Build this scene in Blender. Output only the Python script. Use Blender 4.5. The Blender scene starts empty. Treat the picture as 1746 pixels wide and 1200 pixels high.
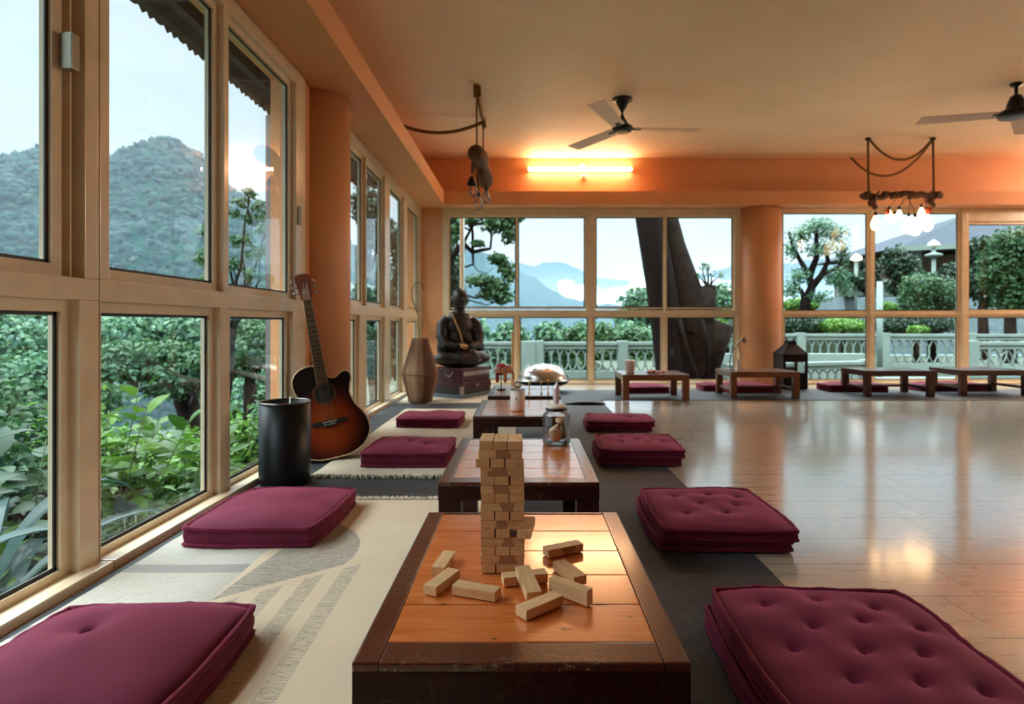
import bpy, bmesh, math, random
import numpy as np
from mathutils import Vector, Matrix, Euler, noise as mnoise
PI = math.pi
R = math.radians
random.seed(7)
rng = np.random.default_rng(11)
SC = bpy.context.scene
COL = SC.collection

# ------------------------------------------------------------ camera model
F = 1020.0; VX = 895.0; VY = 553.0; H = 0.72
def at_floor(x, y, z=0.0):
    s = (y - VY) / (H - z)
    return ((x - VX) / s, F / s)
def at_y(x, y, Y):
    return ((x - VX) * Y / F, Y, H - (y - VY) * Y / F)

cd = bpy.data.cameras.new('camera'); cam = bpy.data.objects.new('camera', cd); COL.objects.link(cam)
cam.location = (0, 0, H); cam.rotation_euler = (PI/2, 0, 0)
cd.sensor_fit = 'HORIZONTAL'; cd.sensor_width = 36.0; cd.lens = 36.0 * F / 1746.0
cd.shift_x = (873 - VX) / 1746.0; cd.shift_y = (VY - 600) / 1746.0
cd.clip_start = 0.05; cd.clip_end = 6000
cd.dof.use_dof = True; cd.dof.focus_distance = 1.15; cd.dof.aperture_fstop = 5.6
SC.camera = cam
vs = SC.view_settings
SC.display_settings.display_device = 'sRGB'
vs.view_transform = 'Standard'; vs.look = 'None'; vs.gamma = 1; vs.use_curve_mapping = False
vs.exposure = 1.4

# ------------------------------------------------------------ materials
def lin(c):
    return tuple(((v/255)/12.92 if v/255 <= .04045 else ((v/255+.055)/1.055)**2.4) for v in c) + (1,)

class NT:
    def __init__(s, name):
        s.m = bpy.data.materials.new(name); s.m.use_nodes = True
        s.t = s.m.node_tree; s.n = s.t.nodes
        s.b = s.n['Principled BSDF']; s.o = s.n['Material Output']
    def add(s, typ, **kw):
        n = s.n.new(typ)
        for k, v in kw.items():
            if k.startswith('i_'):
                n.inputs[k[2:].replace('_', ' ')].default_value = v
            else: setattr(n, k, v)
        return n
    def link(s, a, b): s.t.links.new(a, b)
    def val(s, x, sock):
        if hasattr(x, 'is_output'): s.link(x, sock)
        else: sock.default_value = x
    def math(s, op, a, b=0.0, c=None, clamp=False):
        n = s.n.new('ShaderNodeMath'); n.operation = op; n.use_clamp = clamp
        s.val(a, n.inputs[0]); s.val(b, n.inputs[1])
        if c is not None: s.val(c, n.inputs[2])
        return n.outputs[0]
    def co(s, kind='Object'):
        return s.n.new('ShaderNodeTexCoord').outputs[kind]
    def sep(s, v):
        n = s.n.new('ShaderNodeSeparateXYZ'); s.link(v, n.inputs[0]); return n.outputs
    def comb(s, x=0., y=0., z=0.):
        n = s.n.new('ShaderNodeCombineXYZ'); s.val(x, n.inputs[0]); s.val(y, n.inputs[1]); s.val(z, n.inputs[2]); return n.outputs[0]
    def mapp(s, v, scale=(1,1,1), rot=(0,0,0), loc=(0,0,0)):
        n = s.n.new('ShaderNodeMapping'); s.link(v, n.inputs[0])
        n.inputs['Scale'].default_value = scale; n.inputs['Rotation'].default_value = rot; n.inputs['Location'].default_value = loc
        return n.outputs[0]
    def noise(s, v=None, scale=5, detail=4, rough=.5, dist=0.):
        n = s.n.new('ShaderNodeTexNoise')
        if v is not None: s.link(v, n.inputs['Vector'])
        n.inputs['Scale'].default_value = scale; n.inputs['Detail'].default_value = detail
        n.inputs['Roughness'].default_value = rough; n.inputs['Distortion'].default_value = dist
        return n.outputs['Fac']
    def vor(s, v=None, scale=5, feature='F1', out='Distance'):
        n = s.n.new('ShaderNodeTexVoronoi'); n.feature = feature
        if v is not None: s.link(v, n.inputs['Vector'])
        n.inputs['Scale'].default_value = scale
        return n.outputs[out]
    def ramp(s, f, stops):
        n = s.n.new('ShaderNodeValToRGB'); s.link(f, n.inputs[0])
        e = n.color_ramp.elements
        while len(e) < len(stops): e.new(.5)
        for q, (p, c) in zip(e, stops):
            q.position = p; q.color = c if len(c) == 4 else tuple(c) + (1,)
        return n.outputs[0]
    def rr(s, f, a, b, c, d):
        n = s.n.new('ShaderNodeMapRange'); s.link(f, n.inputs[0])
        for i, v in enumerate((a, b, c, d)): n.inputs[i+1].default_value = v
        return n.outputs[0]
    def mix(s, f, a, b, mode='MIX'):
        n = s.n.new('ShaderNodeMix'); n.data_type = 'RGBA'; n.blend_type = mode
        s.val(f, n.inputs[0]); s.val(a, n.inputs[6]); s.val(b, n.inputs[7]); return n.outputs[2]
    def bump(s, h, strength=.3, dist=.01):
        n = s.n.new('ShaderNodeBump'); s.link(h, n.inputs['Height'])
        n.inputs['Strength'].default_value = strength; n.inputs['Distance'].default_value = dist
        s.link(n.outputs[0], s.b.inputs['Normal']); return n
    def set(s, **kw):
        for k, v in kw.items():
            s.val(v, s.b.inputs[{'color': 'Base Color', 'rough': 'Roughness', 'metal': 'Metallic', 'coat': 'Coat Weight', 'coatr': 'Coat Roughness', 'sheen': 'Sheen Weight', 'sheenr': 'Sheen Roughness', 'sheent': 'Sheen Tint', 'spec': 'Specular IOR Level', 'trans': 'Transmission Weight', 'ior': 'IOR', 'cior': 'Coat IOR', 'em': 'Emission Color', 'ems': 'Emission Strength', 'aniso': 'Anisotropic', 'sss': 'Subsurface Weight'}[k]])
        return s

def simple(name, rgb, rough=.5, metal=0., nscale=0, namp=.12, bump=0., **kw):
    t = NT(name); c = lin(rgb)
    if nscale:
        f = t.noise(t.co(), nscale, 5, .6)
        a = tuple(max(0, x*(1-namp)) for x in c[:3]) + (1,); b = tuple(min(1, x*(1+namp)) for x in c[:3]) + (1,)
        t.set(color=t.ramp(f, [(.3, a), (.7, b)]))
        if bump: t.bump(f, bump, .004)
    else: t.set(color=c)
    t.set(rough=rough, metal=metal, **kw)
    return t.m

M = {}
def paint(name, rgb, rough=.55):
    t = NT(name); c = lin(rgb)
    f = t.noise(t.co(), 1.3, 6, .6); g = t.noise(t.co(), 140, 3, .6)
    t.set(color=t.ramp(f, [(.3, tuple(x*.93 for x in c[:3])+(1,)), (.7, tuple(min(1, x*1.05) for x in c[:3])+(1,))]), rough=rough)
    t.bump(g, .12, .003); return t.m
M['wall'] = paint('orange_wall_paint', (218, 152, 104))
M['ceil'] = paint('ceiling_paint', (244, 216, 180), .6)
M['ledge_under'] = M['wall']

def frame_mat():
    t = NT('cream_window_frame'); c = t.co()
    f = t.noise(c, 9, 5, .6)
    t.set(color=t.ramp(f, [(.3, lin((214, 192, 158))), (.7, lin((230, 210, 178)))]), rough=.28, coat=.25, coatr=.15)
    return t.m
M['frame'] = frame_mat()
M['gasket'] = simple('black_gasket', (14, 16, 20), .5)
M['latch'] = simple('grey_latch', (150, 145, 130), .35, .6)

def glass_mat():
    t = NT('window_glass'); t.n.remove(t.b)
    tr = t.add('ShaderNodeBsdfTransparent'); tr.inputs[0].default_value = (.93, .965, .955, 1)
    gl = t.add('ShaderNodeBsdfGlossy'); gl.inputs['Roughness'].default_value = 0.0
    fr = t.add('ShaderNodeFresnel'); fr.inputs[0].default_value = 1.5
    f2 = t.math('MULTIPLY', fr.outputs[0], 1.25, clamp=True)
    mx = t.add('ShaderNodeMixShader'); t.link(f2, mx.inputs[0]); t.link(tr.outputs[0], mx.inputs[1]); t.link(gl.outputs[0], mx.inputs[2])
    t.link(mx.outputs[0], t.o.inputs[0]); return t.m
M['glass'] = glass_mat()
def jar_glass():
    t = NT('clear_jar_glass'); t.n.remove(t.b)
    tr = t.add('ShaderNodeBsdfTransparent'); tr.inputs[0].default_value = (.95, .96, .96, 1)
    gl = t.add('ShaderNodeBsdfGlossy'); gl.inputs['Roughness'].default_value = 0.03
    lw = t.add('ShaderNodeLayerWeight'); lw.inputs[0].default_value = .35
    f2 = t.math('ADD', t.math('MULTIPLY', lw.outputs['Fresnel'], .9), .04, clamp=True)
    mx = t.add('ShaderNodeMixShader'); t.link(f2, mx.inputs[0]); t.link(tr.outputs[0], mx.inputs[1]); t.link(gl.outputs[0], mx.inputs[2])
    t.link(mx.outputs[0], t.o.inputs[0]); return t.m
M['jar'] = jar_glass()

def floor_mat():
    t = NT('oak_plank_tiles'); c = t.co(); x, y, z = t.sep(c)
    PW = .2135
    row = t.math('FLOOR', t.math('DIVIDE', t.math('ADD', y, -.305 + 20*PW), PW))
    fy = t.math('FRACT', t.math('DIVIDE', t.math('ADD', y, -.305 + 20*PW), PW))
    PL = 1.2
    xs = t.math('DIVIDE', t.math('ADD', t.math('ADD', x, t.math('MULTIPLY', row, -.1)), 20.595), PL)
    colr = t.math('FLOOR', xs); fx = t.math('FRACT', xs)
    gy = t.math('MULTIPLY', t.math('MINIMUM', fy, t.math('SUBTRACT', 1., fy)), PW)
    gx = t.math('MULTIPLY', t.math('MINIMUM', fx, t.math('SUBTRACT', 1., fx)), PL)
    g = t.math('MINIMUM', gx, gy)
    gap = t.math('LESS_THAN', g, .0022)
    wn = t.add('ShaderNodeTexWhiteNoise'); t.link(t.comb(row, colr, 0.), wn.inputs['Vector'])
    off = t.math('MULTIPLY', wn.outputs['Value'], 9.)
    v = t.comb(t.math('ADD', x, off), t.math('ADD', y, off), 0.)
    gr = t.noise(t.mapp(v, (1.2, 14, 1)), 3, 8, .62, .8)
    gr2 = t.noise(t.mapp(v, (2.5, 60, 1)), 4, 4, .6)
    bl = t.noise(v, 2.2, 3, .5)
    base = t.ramp(gr, [(.22, lin((172, 152, 130))), (.5, lin((204, 188, 166))), (.8, lin((220, 208, 190)))])
    base = t.mix(t.rr(gr2, .3, .7, 0., .22), base, lin((142, 116, 94)))
    base = t.mix(t.rr(wn.outputs['Value'], 0, 1, 0., .22), base, lin((168, 138, 108)))
    base = t.mix(t.rr(bl, .35, .7, 0., .18), base, lin((210, 196, 178)))
    base = t.mix(gap, base, lin((52, 42, 34)))
    t.set(color=base, rough=t.rr(gr, .2, .8, .24, .34), spec=.9, coat=1.0, coatr=.12); t.b.inputs['Coat IOR'].default_value = 2.3
    hb = t.math('ADD', t.math('MULTIPLY', gr2, .15), t.math('MULTIPLY', t.math('MINIMUM', t.math('DIVIDE', g, .003), 1.), 1.))
    t.bump(hb, .25, .002)
    return t.m
M['floor'] = floor_mat()

def mat_dark():
    t = NT('charcoal_mat'); c = t.co()
    f = t.noise(t.mapp(c, (.5, 1.4, 1)), 150, 4, .8); g = t.noise(t.mapp(c, (1, 3, 1)), 3, 5, .6)
    b = t.mix(t.rr(g, .3, .7, 0., 1.), lin((58, 59, 62)), lin((76, 77, 80)))
    b = t.mix(t.rr(f, .38, .60, 0., .75), b, lin((26, 26, 29)))
    t.set(color=b, rough=.62, spec=.35); t.bump(f, .5, .002); return t.m
M['mat'] = mat_dark()

def rug_print():
    t = NT('printed_beige_rug'); c = t.co(); x, y, z = t.sep(c)
    weave = t.noise(t.mapp(c, (30, 160, 1)), 4, 3, .6)
    base = t.mix(t.rr(t.noise(c, 2.2, 4, .5), .3, .7, 0., 1.), lin((236, 214, 184)), lin((222, 198, 166)))
    # worn plank print: left of the arc pale grey, printed darker bands
    d = t.math('SQRT', t.math('ADD', t.math('POWER', t.math('ADD', x, .86), 2.), t.math('POWER', t.math('ADD', y, -1.86), 2.)))
    inarc = t.math('LESS_THAN', d, .335)
    # diagonal cut: keep points above the line from (-.776,1.566) to (-.5,1.80)
    cut = t.math('GREATER_THAN', t.math('SUBTRACT', t.math('ADD', y, -1.566), t.math('MULTIPLY', t.math('ADD', x, .776), .85)), 0.)
    lineL = t.math('GREATER_THAN', t.math('ADD', x, t.math('MULTIPLY', t.math('ADD', y, -1.7), -.12)), -.79)
    dark1 = t.math('MULTIPLY', t.math('MULTIPLY', inarc, cut), lineL)
    palezone = t.math('MULTIPLY', t.math('LESS_THAN', x, -.81), t.math('GREATER_THAN', y, 1.3))
    band = t.math('MULTIPLY', t.math('GREATER_THAN', t.math('FRACT', t.math('DIVIDE', t.math('ADD', y, 0.03), .36)), .84), palezone)
    st = t.math('FRACT', t.math('DIVIDE', t.math('ADD', t.math('ADD', x, t.math('MULTIPLY', y, .02)), 3.), .088))
    stripe = t.math('MULTIPLY', t.math('GREATER_THAN', st, .48), t.math('MULTIPLY', t.math('LESS_THAN', x, -.47), t.math('GREATER_THAN', x, -.80)))
    stripe = t.math('MULTIPLY', stripe, t.math('LESS_THAN', t.math('SUBTRACT', t.math('ADD', y, -1.53), t.math('MULTIPLY', t.math('ADD', x, .776), .85)), 0.))
    g1 = t.noise(t.mapp(c, (6, 40, 1)), 6, 6, .72, 1.2)
    crack = t.rr(g1, .42, .58, 0., 1.)
    dk = t.mix(crack, lin((112, 104, 98)), lin((188, 180, 168)))
    pl = t.mix(t.rr(g1, .4, .6, 0., 1.), lin((180, 174, 164)), lin((206, 200, 190)))
    k = t.mix(t.math('MULTIPLY', palezone, .85), base, pl)
    k = t.mix(t.math('MULTIPLY', band, .8), k, lin((150, 144, 140)))
    k = t.mix(t.math('MULTIPLY', dark1, .75), k, dk)
    k = t.mix(t.math('MULTIPLY', t.math('MULTIPLY', stripe, t.rr(g1, .36, .52, 1., .35)), .8), k, dk)
    k = t.mix(t.rr(weave, .4, .7, 0., .25), k, lin((150, 138, 120)))
    t.set(color=k, rough=.85, spec=.2)
    t.bump(t.math('ADD', t.math('MULTIPLY', weave, .4), t.noise(c, 5, 4, .5)), .35, .004); return t.m
M['rug_print'] = rug_print()
def rug_cream():
    t = NT('cream_woven_rug'); c = t.co()
    w = t.noise(t.mapp(c, (25, 160, 1)), 3, 4, .7); s = t.noise(c, 42, 5, .8)
    k = t.mix(t.rr(t.noise(c, 3, 3, .5), .3, .7, 0., 1.), lin((222, 206, 182)), lin((204, 186, 160)))
    k = t.mix(t.rr(s, .60, .66, 0., .8), k, lin((96, 78, 62)))
    k = t.mix(t.rr(w, .4, .7, 0., .3), k, lin((164, 148, 126)))
    t.set(color=k, rough=.95, spec=.1); t.bump(w, .6, .006); return t.m
M['rug_cream'] = rug_cream()
M['fringe'] = simple('cream_fringe', (214, 200, 178), .95, 0, 60, .25)

def boards(name='orange_boards', knots=()):
    t = NT(name); c = t.co(); x, y, z = t.sep(c)
    bd = t.math('FLOOR', t.math('MULTIPLY', y, 8.0))
    v = t.comb(t.math('ADD', x, t.math('MULTIPLY', bd, 1.7)), y, 0.)
    g = t.noise(t.mapp(v, (2.2, 26, 1)), 3, 6, .6, .7); g2 = t.noise(t.mapp(v, (6, 190, 1)), 3, 4, .7)
    k = t.ramp(g, [(.25, lin((196, 96, 36))), (.5, lin((222, 122, 54))), (.78, lin((236, 146, 78)))])
    k = t.mix(t.rr(g2, .35, .7, 0., .3), k, lin((160, 72, 26)))
    bv = t.add('ShaderNodeTexWhiteNoise'); t.link(t.comb(bd, 3., 0.), bv.inputs['Vector'])
    k = t.mix(t.rr(bv.outputs['Value'], 0, 1, 0., .22), k, lin((190, 86, 34)))
    for (kx, ky, kr) in knots:
        d = t.math('SQRT', t.math('ADD', t.math('POWER', t.math('MULTIPLY', t.math('ADD', x, -kx), .8), 2.), t.math('POWER', t.math('MULTIPLY', t.math('ADD', y, -ky), 1.6), 2.)))
        ring = t.rr(d, kr*.55, kr*1.5, .9, 0.)
        k = t.mix(ring, k, lin((70, 34, 14)))
    t.set(color=k, rough=t.rr(g, .2, .8, .24, .28), coat=1.0, coatr=.14, cior=1.75); return t.m
M['boards'] = boards()
def darkwood(name, a, b, rough=.3, scratch=0., sc=(30, 3, 3)):
    t = NT(name); c = t.co()
    g = t.noise(t.mapp(c, sc), 3, 6, .65, .6)
    k = t.ramp(g, [(.25, lin(a)), (.75, lin(b))])
    if scratch:
        s = t.noise(t.mapp(c, (10, 60, 10)), 6, 6, .8, 1.5)
        m = t.noise(c, 5, 3, .5)
        f = t.math('MULTIPLY', t.rr(s, .57, .61, 0., 1.), t.rr(m, .44, .58, 0., 1.))
        k = t.mix(t.math('MULTIPLY', f, scratch), k, lin((206, 178, 150)))
    t.set(color=k, rough=rough, coat=0. if 'apron' in name else .5, spec=.2 if 'apron' in name else .5, coatr=.13, cior=1.5); t.bump(g, .1, .002); return t.m
M['dark'] = darkwood('dark_mahogany_stain', (58, 20, 12), (92, 38, 20), .28, .75)
M['apron'] = darkwood('dark_apron_wood', (34, 14, 12), (58, 24, 18), .35, .1, (4, 30, 30))
M['walnut'] = darkwood('reddish_walnut', (84, 44, 26), (128, 72, 44), .3, 0, (3, 30, 30))
M['walnut_dark'] = darkwood('dark_walnut', (50, 26, 20), (84, 46, 34), .3, 0, (3, 30, 30))

def block_mat():
    t = NT('pale_block_wood'); c = t.co()
    oi = t.add('ShaderNodeObjectInfo')
    v = t.n.new('ShaderNodeVectorMath'); v.operation = 'ADD'; t.link(c, v.inputs[0])
    t.link(t.comb(t.math('MULTIPLY', oi.outputs['Random'], 7.), t.math('MULTIPLY', oi.outputs['Random'], 3.), 0.), v.inputs[1])
    g = t.noise(t.mapp(v.outputs[0], (12, 110, 110)), 2, 5, .6, .4)
    k = t.ramp(g, [(.3, lin((206, 158, 108))), (.7, lin((232, 194, 144)))])
    # darker heart patch across the middle of a long side
    x, y, z = t.sep(c)
    w = t.noise(v.outputs[0], 60, 3, .5)
    px = t.math('ABSOLUTE', t.math('ADD', t.math('ADD', x, t.math('MULTIPLY', t.math('SUBTRACT', t.math('FRACT', t.math('MULTIPLY', oi.outputs['Random'], 53.)), .5), .02)), t.math('MULTIPLY', t.math('ADD', w, -.5), .02)))
    hw = t.math('ADD', .006, t.math('MULTIPLY', t.math('FRACT', t.math('MULTIPLY', oi.outputs['Random'], 17.)), .009))
    inside = t.math('MULTIPLY', t.math('LESS_THAN', t.math('ADD', px, t.math('MULTIPLY', z, t.math('SUBTRACT', t.math('FRACT', t.math('MULTIPLY', oi.outputs['Random'], 31.)), .4))), hw), t.math('GREATER_THAN', t.math('FRACT', t.math('MULTIPLY', oi.outputs['Random'], 7.)), .2))
    side = t.math('GREATER_THAN', t.math('ABSOLUTE', y), .0118)
    hg = t.noise(t.mapp(v.outputs[0], (40, 10, 160)), 3, 5, .7, 2.)
    k = t.mix(t.math('MULTIPLY', t.math('MULTIPLY', inside, side), .85), k, t.mix(hg, lin((120, 80, 52)), lin((176, 130, 92))))
    k = t.mix(t.rr(oi.outputs['Random'], 0, 1, 0., .25), k, lin((178, 134, 92)))
    t.set(color=k, rough=.6); t.bump(g, .2, .0006); return t.m
M['block'] = block_mat()

def velvet(name, rgb, rgb2):
    t = NT(name); c = t.co()
    f = t.noise(c, 7, 4, .6); g = t.noise(c, 420, 2, .6)
    k = t.mix(t.rr(f, .3, .7, 0., 1.), lin(rgb), lin(rgb2))
    t.set(color=k, rough=.8, sheen=.6, sheenr=.45, sheent=lin((226, 110, 140)), spec=.2)
    t.bump(t.math('ADD', t.math('MULTIPLY', g, .3), f), .25, .004); return t.m
M['velvet'] = velvet('burgundy_cushion_cloth', (88, 20, 44), (102, 26, 52))
M['piping'] = velvet('burgundy_piping', (92, 18, 44), (108, 24, 52))
M['black_lacquer'] = simple('black_lacquer', (8, 8, 10), .42, 0, spec=.3)
M['black_metal'] = simple('black_metal', (18, 18, 20), .4, .3)
M['rim_metal'] = simple('grey_rim_metal', (120, 116, 112), .25, .9)
M['steel'] = simple('brushed_steel', (188, 186, 180), .26, 1.0, 5, .12)
M['brass'] = simple('brass', (190, 150, 70), .3, .9)
M['rope'] = simple('jute_rope', (122, 84, 40), .9, 0, 90, .4)
M['driftwood'] = simple('driftwood', (92, 60, 40), .85, 0, 16, .45, .6)
M['white_plastic'] = simple('white_plastic', (226, 222, 208), .4)
M['stone_dark'] = simple('dark_statue_stone', (34, 25, 24), .45, 0, 14, .35, .5)
M['tan_wood'] = simple('tan_wood', (176, 128, 76), .5, 0, 20, .2)
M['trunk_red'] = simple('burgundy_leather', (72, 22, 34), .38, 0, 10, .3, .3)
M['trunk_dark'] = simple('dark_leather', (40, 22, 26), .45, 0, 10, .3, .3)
M['trim_metal'] = simple('dull_metal_trim', (168, 162, 158), .35, .7)
M['grey_base'] = simple('grey_stone_base', (96, 108, 118), .6, 0, 8, .2)
M['candle'] = simple('white_ceramic', (236, 222, 210), .35)
M['crystal'] = simple('pale_rose_crystal', (238, 214, 212), .18, 0, 30, .08, trans=.25, sss=.0)
M['shell'] = simple('cream_shell', (226, 196, 160), .4, 0, 30, .25)
M['pebble'] = simple('brown_pebble', (120, 100, 66), .45, 0, 20, .3)
M['paper'] = simple('white_paper', (226, 214, 200), .6)
M['beads'] = simple('terracotta_beads', (196, 120, 96), .5)
M['plate'] = simple('cream_switch_plate', (222, 196, 160), .4)
M['grass_dry'] = simple('dry_reed', (176, 152, 104), .7, 0, 20, .3)
M['reed_green'] = simple('green_reed', (84, 100, 66), .6)
def emis(name, rgb, strength):
    t = NT(name); t.n.remove(t.b)
    e = t.add('ShaderNodeEmission'); e.inputs[0].default_value = rgb + (1,); e.inputs[1].default_value = strength
    t.link(e.outputs[0], t.o.inputs[0]); return t.m
WARM = (1.0, .60, .27)
M['tube'] = emis('lit_tube', (1.0, .68, .37), 28)
M['bulb_on'] = emis('lit_bulb', (1.0, .62, .30), 3.0)
M['bulb_dim'] = emis('lit_bulb_soft', (1.0, .55, .25), 3)
M['amber'] = simple('orange_glass_shade', (232, 92, 48), .3, 0, trans=.3)

def vase_mat():
    t = NT('striped_bark_vase'); c = t.co(); x, y, z = t.sep(c)
    a = t.math('ARCTAN2', y, x)
    s = t.math('MULTIPLY', t.math('ADD', t.math('DIVIDE', a, 2*PI), .5), 16.)
    wn = t.add('ShaderNodeTexWhiteNoise'); t.link(t.comb(t.math('FLOOR', s), 2., 0.), wn.inputs['Vector'])
    g = t.noise(t.mapp(c, (30, 30, 3)), 3, 5, .6)
    k = t.ramp(wn.outputs['Value'], [(0., lin((92, 56, 38))), (.5, lin((138, 98, 68))), (1., lin((176, 140, 104)))])
    k = t.mix(t.rr(g, .3, .7, 0., .35), k, lin((110, 76, 54)))
    fs = t.math('FRACT', s); e = t.math('LESS_THAN', t.math('MINIMUM', fs, t.math('SUBTRACT', 1., fs)), .05)
    k = t.mix(t.math('MULTIPLY', e, .6), k, lin((84, 54, 36)))
    t.set(color=k, rough=.75); t.bump(g, .4, .004); return t.m
M['vase'] = vase_mat()

def burst():
    t = NT('sunburst_lacquer'); c = t.co(); x, y, z = t.sep(c)
    ex = t.math('DIVIDE', x, .205); ez = t.math('DIVIDE', t.math('ADD', z, -.17), .235)
    d = t.math('SQRT', t.math('ADD', t.math('POWER', ex, 2.), t.math('POWER', ez, 2.)))
    k = t.ramp(d, [(.0, lin((150, 66, 14))), (.45, lin((132, 48, 10))), (.74, lin((64, 18, 8))), (.92, lin((12, 6, 5)))])
    g = t.noise(t.mapp(c, (90, 1, 2)), 3, 3, .5)
    k = t.mix(t.rr(g, .3, .7, 0., .12), k, lin((70, 26, 10)))
    t.set(color=k, rough=.5, spec=.18); return t.m
M['burst'] = burst()
M['guitar_side'] = simple('dark_guitar_side', (18, 9, 8), .4, spec=.3)
M['binding'] = simple('cream_binding', (214, 180, 134), .4)
M['fret'] = darkwood('rosewood_fingerboard', (38, 26, 20), (64, 46, 36), .4, 0, (3, 3, 30))
M['head'] = darkwood('mahogany_headstock', (84, 36, 26), (120, 58, 42), .3, 0, (3, 3, 30))
M['string'] = simple('steel_string', (200, 180, 150), .3, .8)
M['white'] = simple('white_pearl', (235, 230, 220), .3)
M['hole'] = simple('sound_hole_dark', (14, 9, 7), .9)
M['rosette'] = simple('rosette_ring', (120, 70, 36), .4)

def leafmat(name, cols, rough=.42, sheen=.0, scale=0, trans=.35):
    t = NT(name)
    g = t.add('ShaderNodeNewGeometry')
    f = g.outputs['Random Per Island']
    k = t.ramp(f, [(i/(len(cols)-1), lin(c)) for i, c in enumerate(cols)])
    t.set(color=k, rough=rough, spec=.28)
    tl = t.add('ShaderNodeBsdfTranslucent'); t.link(t.mix(.5, k, lin((170, 200, 70)), 'MULTIPLY'), tl.inputs[0])
    t.link(k, tl.inputs[0])
    mx = t.add('ShaderNodeMixShader'); mx.inputs[0].default_value = trans
    t.link(t.b.outputs[0], mx.inputs[1]); t.link(tl.outputs[0], mx.inputs[2]); t.link(mx.outputs[0], t.o.inputs[0])
    return t.m
M['leaf_bright'] = leafmat('bright_leaves', [(50, 88, 34), (74, 116, 40), (108, 148, 52), (62, 100, 46)])
M['leaf_mid'] = leafmat('mid_green_leaves', [(32, 62, 40), (46, 78, 44), (62, 94, 52), (38, 70, 48)])
M['leaf_blue'] = leafmat('blue_green_leaves', [(30, 56, 54), (44, 72, 68), (62, 92, 86), (36, 62, 54)], .3)
M['leaf_dark'] = leafmat('dark_leaves', [(20, 42, 34), (30, 54, 38), (42, 68, 44), (26, 48, 40)])
M['leaf_far'] = leafmat('hazed_distant_leaves', [(50, 84, 70), (66, 102, 76), (88, 122, 82), (58, 94, 78)])  # paler, bluer tones put the haze over far trees into the leaf colour
M['leaf_pale'] = leafmat('pale_leaves', [(120, 158, 120), (140, 172, 122), (104, 144, 112)])
M['bark'] = simple('dark_bark', (15, 11, 10), .95, 0, 22, .6, 1., spec=.08)
M['bark2'] = simple('brown_bark', (26, 20, 16), .95, 0, 16, .6, 1., spec=.08)
M['moss_bark'] = simple('pale_mossy_bark', (92, 90, 76), .9, 0, 12, .4, .8)
M['concrete'] = simple('whitewashed_concrete', (100, 114, 106), .75, 0, 6, .12)
M['roof'] = simple('weathered_corrugated_sheet', (34, 38, 48), .7, .1, 5, .5)
M['veranda'] = simple('grey_brown_paint', (104, 94, 90), .6, 0, 4, .1)
M['slate'] = simple('grey_slate', (46, 54, 62), .8, 0, 3, .15, spec=.1)
M['house'] = simple('dim_brown_house_wall', (96, 78, 66), .8, 0, 3, .2)
M['stonewall'] = simple('blue_grey_stone_wall', (92, 106, 110), .85, 0, 4, .25, .6)
M['ground'] = simple('mossy_ground', (44, 54, 36), .95, 0, 3, .35, .5)
M['patio'] = simple('damp_concrete_patio', (84, 90, 86), .7, 0, 2, .15)
def hillmat(name, a, b, c_, s1):
    t = NT(name); c = t.co()
    f = t.noise(c, s1, 6, .65); v = t.vor(c, s1*7, 'SMOOTH_F1', 'Distance'); v2 = t.vor(c, s1*19, 'F1', 'Distance')
    k = t.ramp(f, [(.3, lin(a)), (.5, lin(b)), (.72, lin(c_))])
    h = t.math('ADD', t.math('SUBTRACT', 1., v), t.noise(c, s1*22, 5, .75))
    k = t.mix(t.rr(t.noise(c, s1*9, 6, .8), .4, .62, 0., .55), k, lin(c_))
    t.set(color=k, rough=1., spec=0.); t.bump(h, .8, 3.0 if s1 > .02 else 1.5); return t.m
M['hill'] = hillmat('forest_slope', (6, 28, 30), (16, 46, 42), (34, 72, 52), .05)
M['ridge'] = hillmat('distant_forest_ridge', (6, 22, 30), (12, 32, 36), (20, 42, 40), .008)

M['canopy'] = leafmat('hill_canopy', [(3, 18, 22), (10, 32, 30), (24, 50, 38), (6, 26, 28), (16, 40, 34)], 1., trans=.0)
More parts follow.
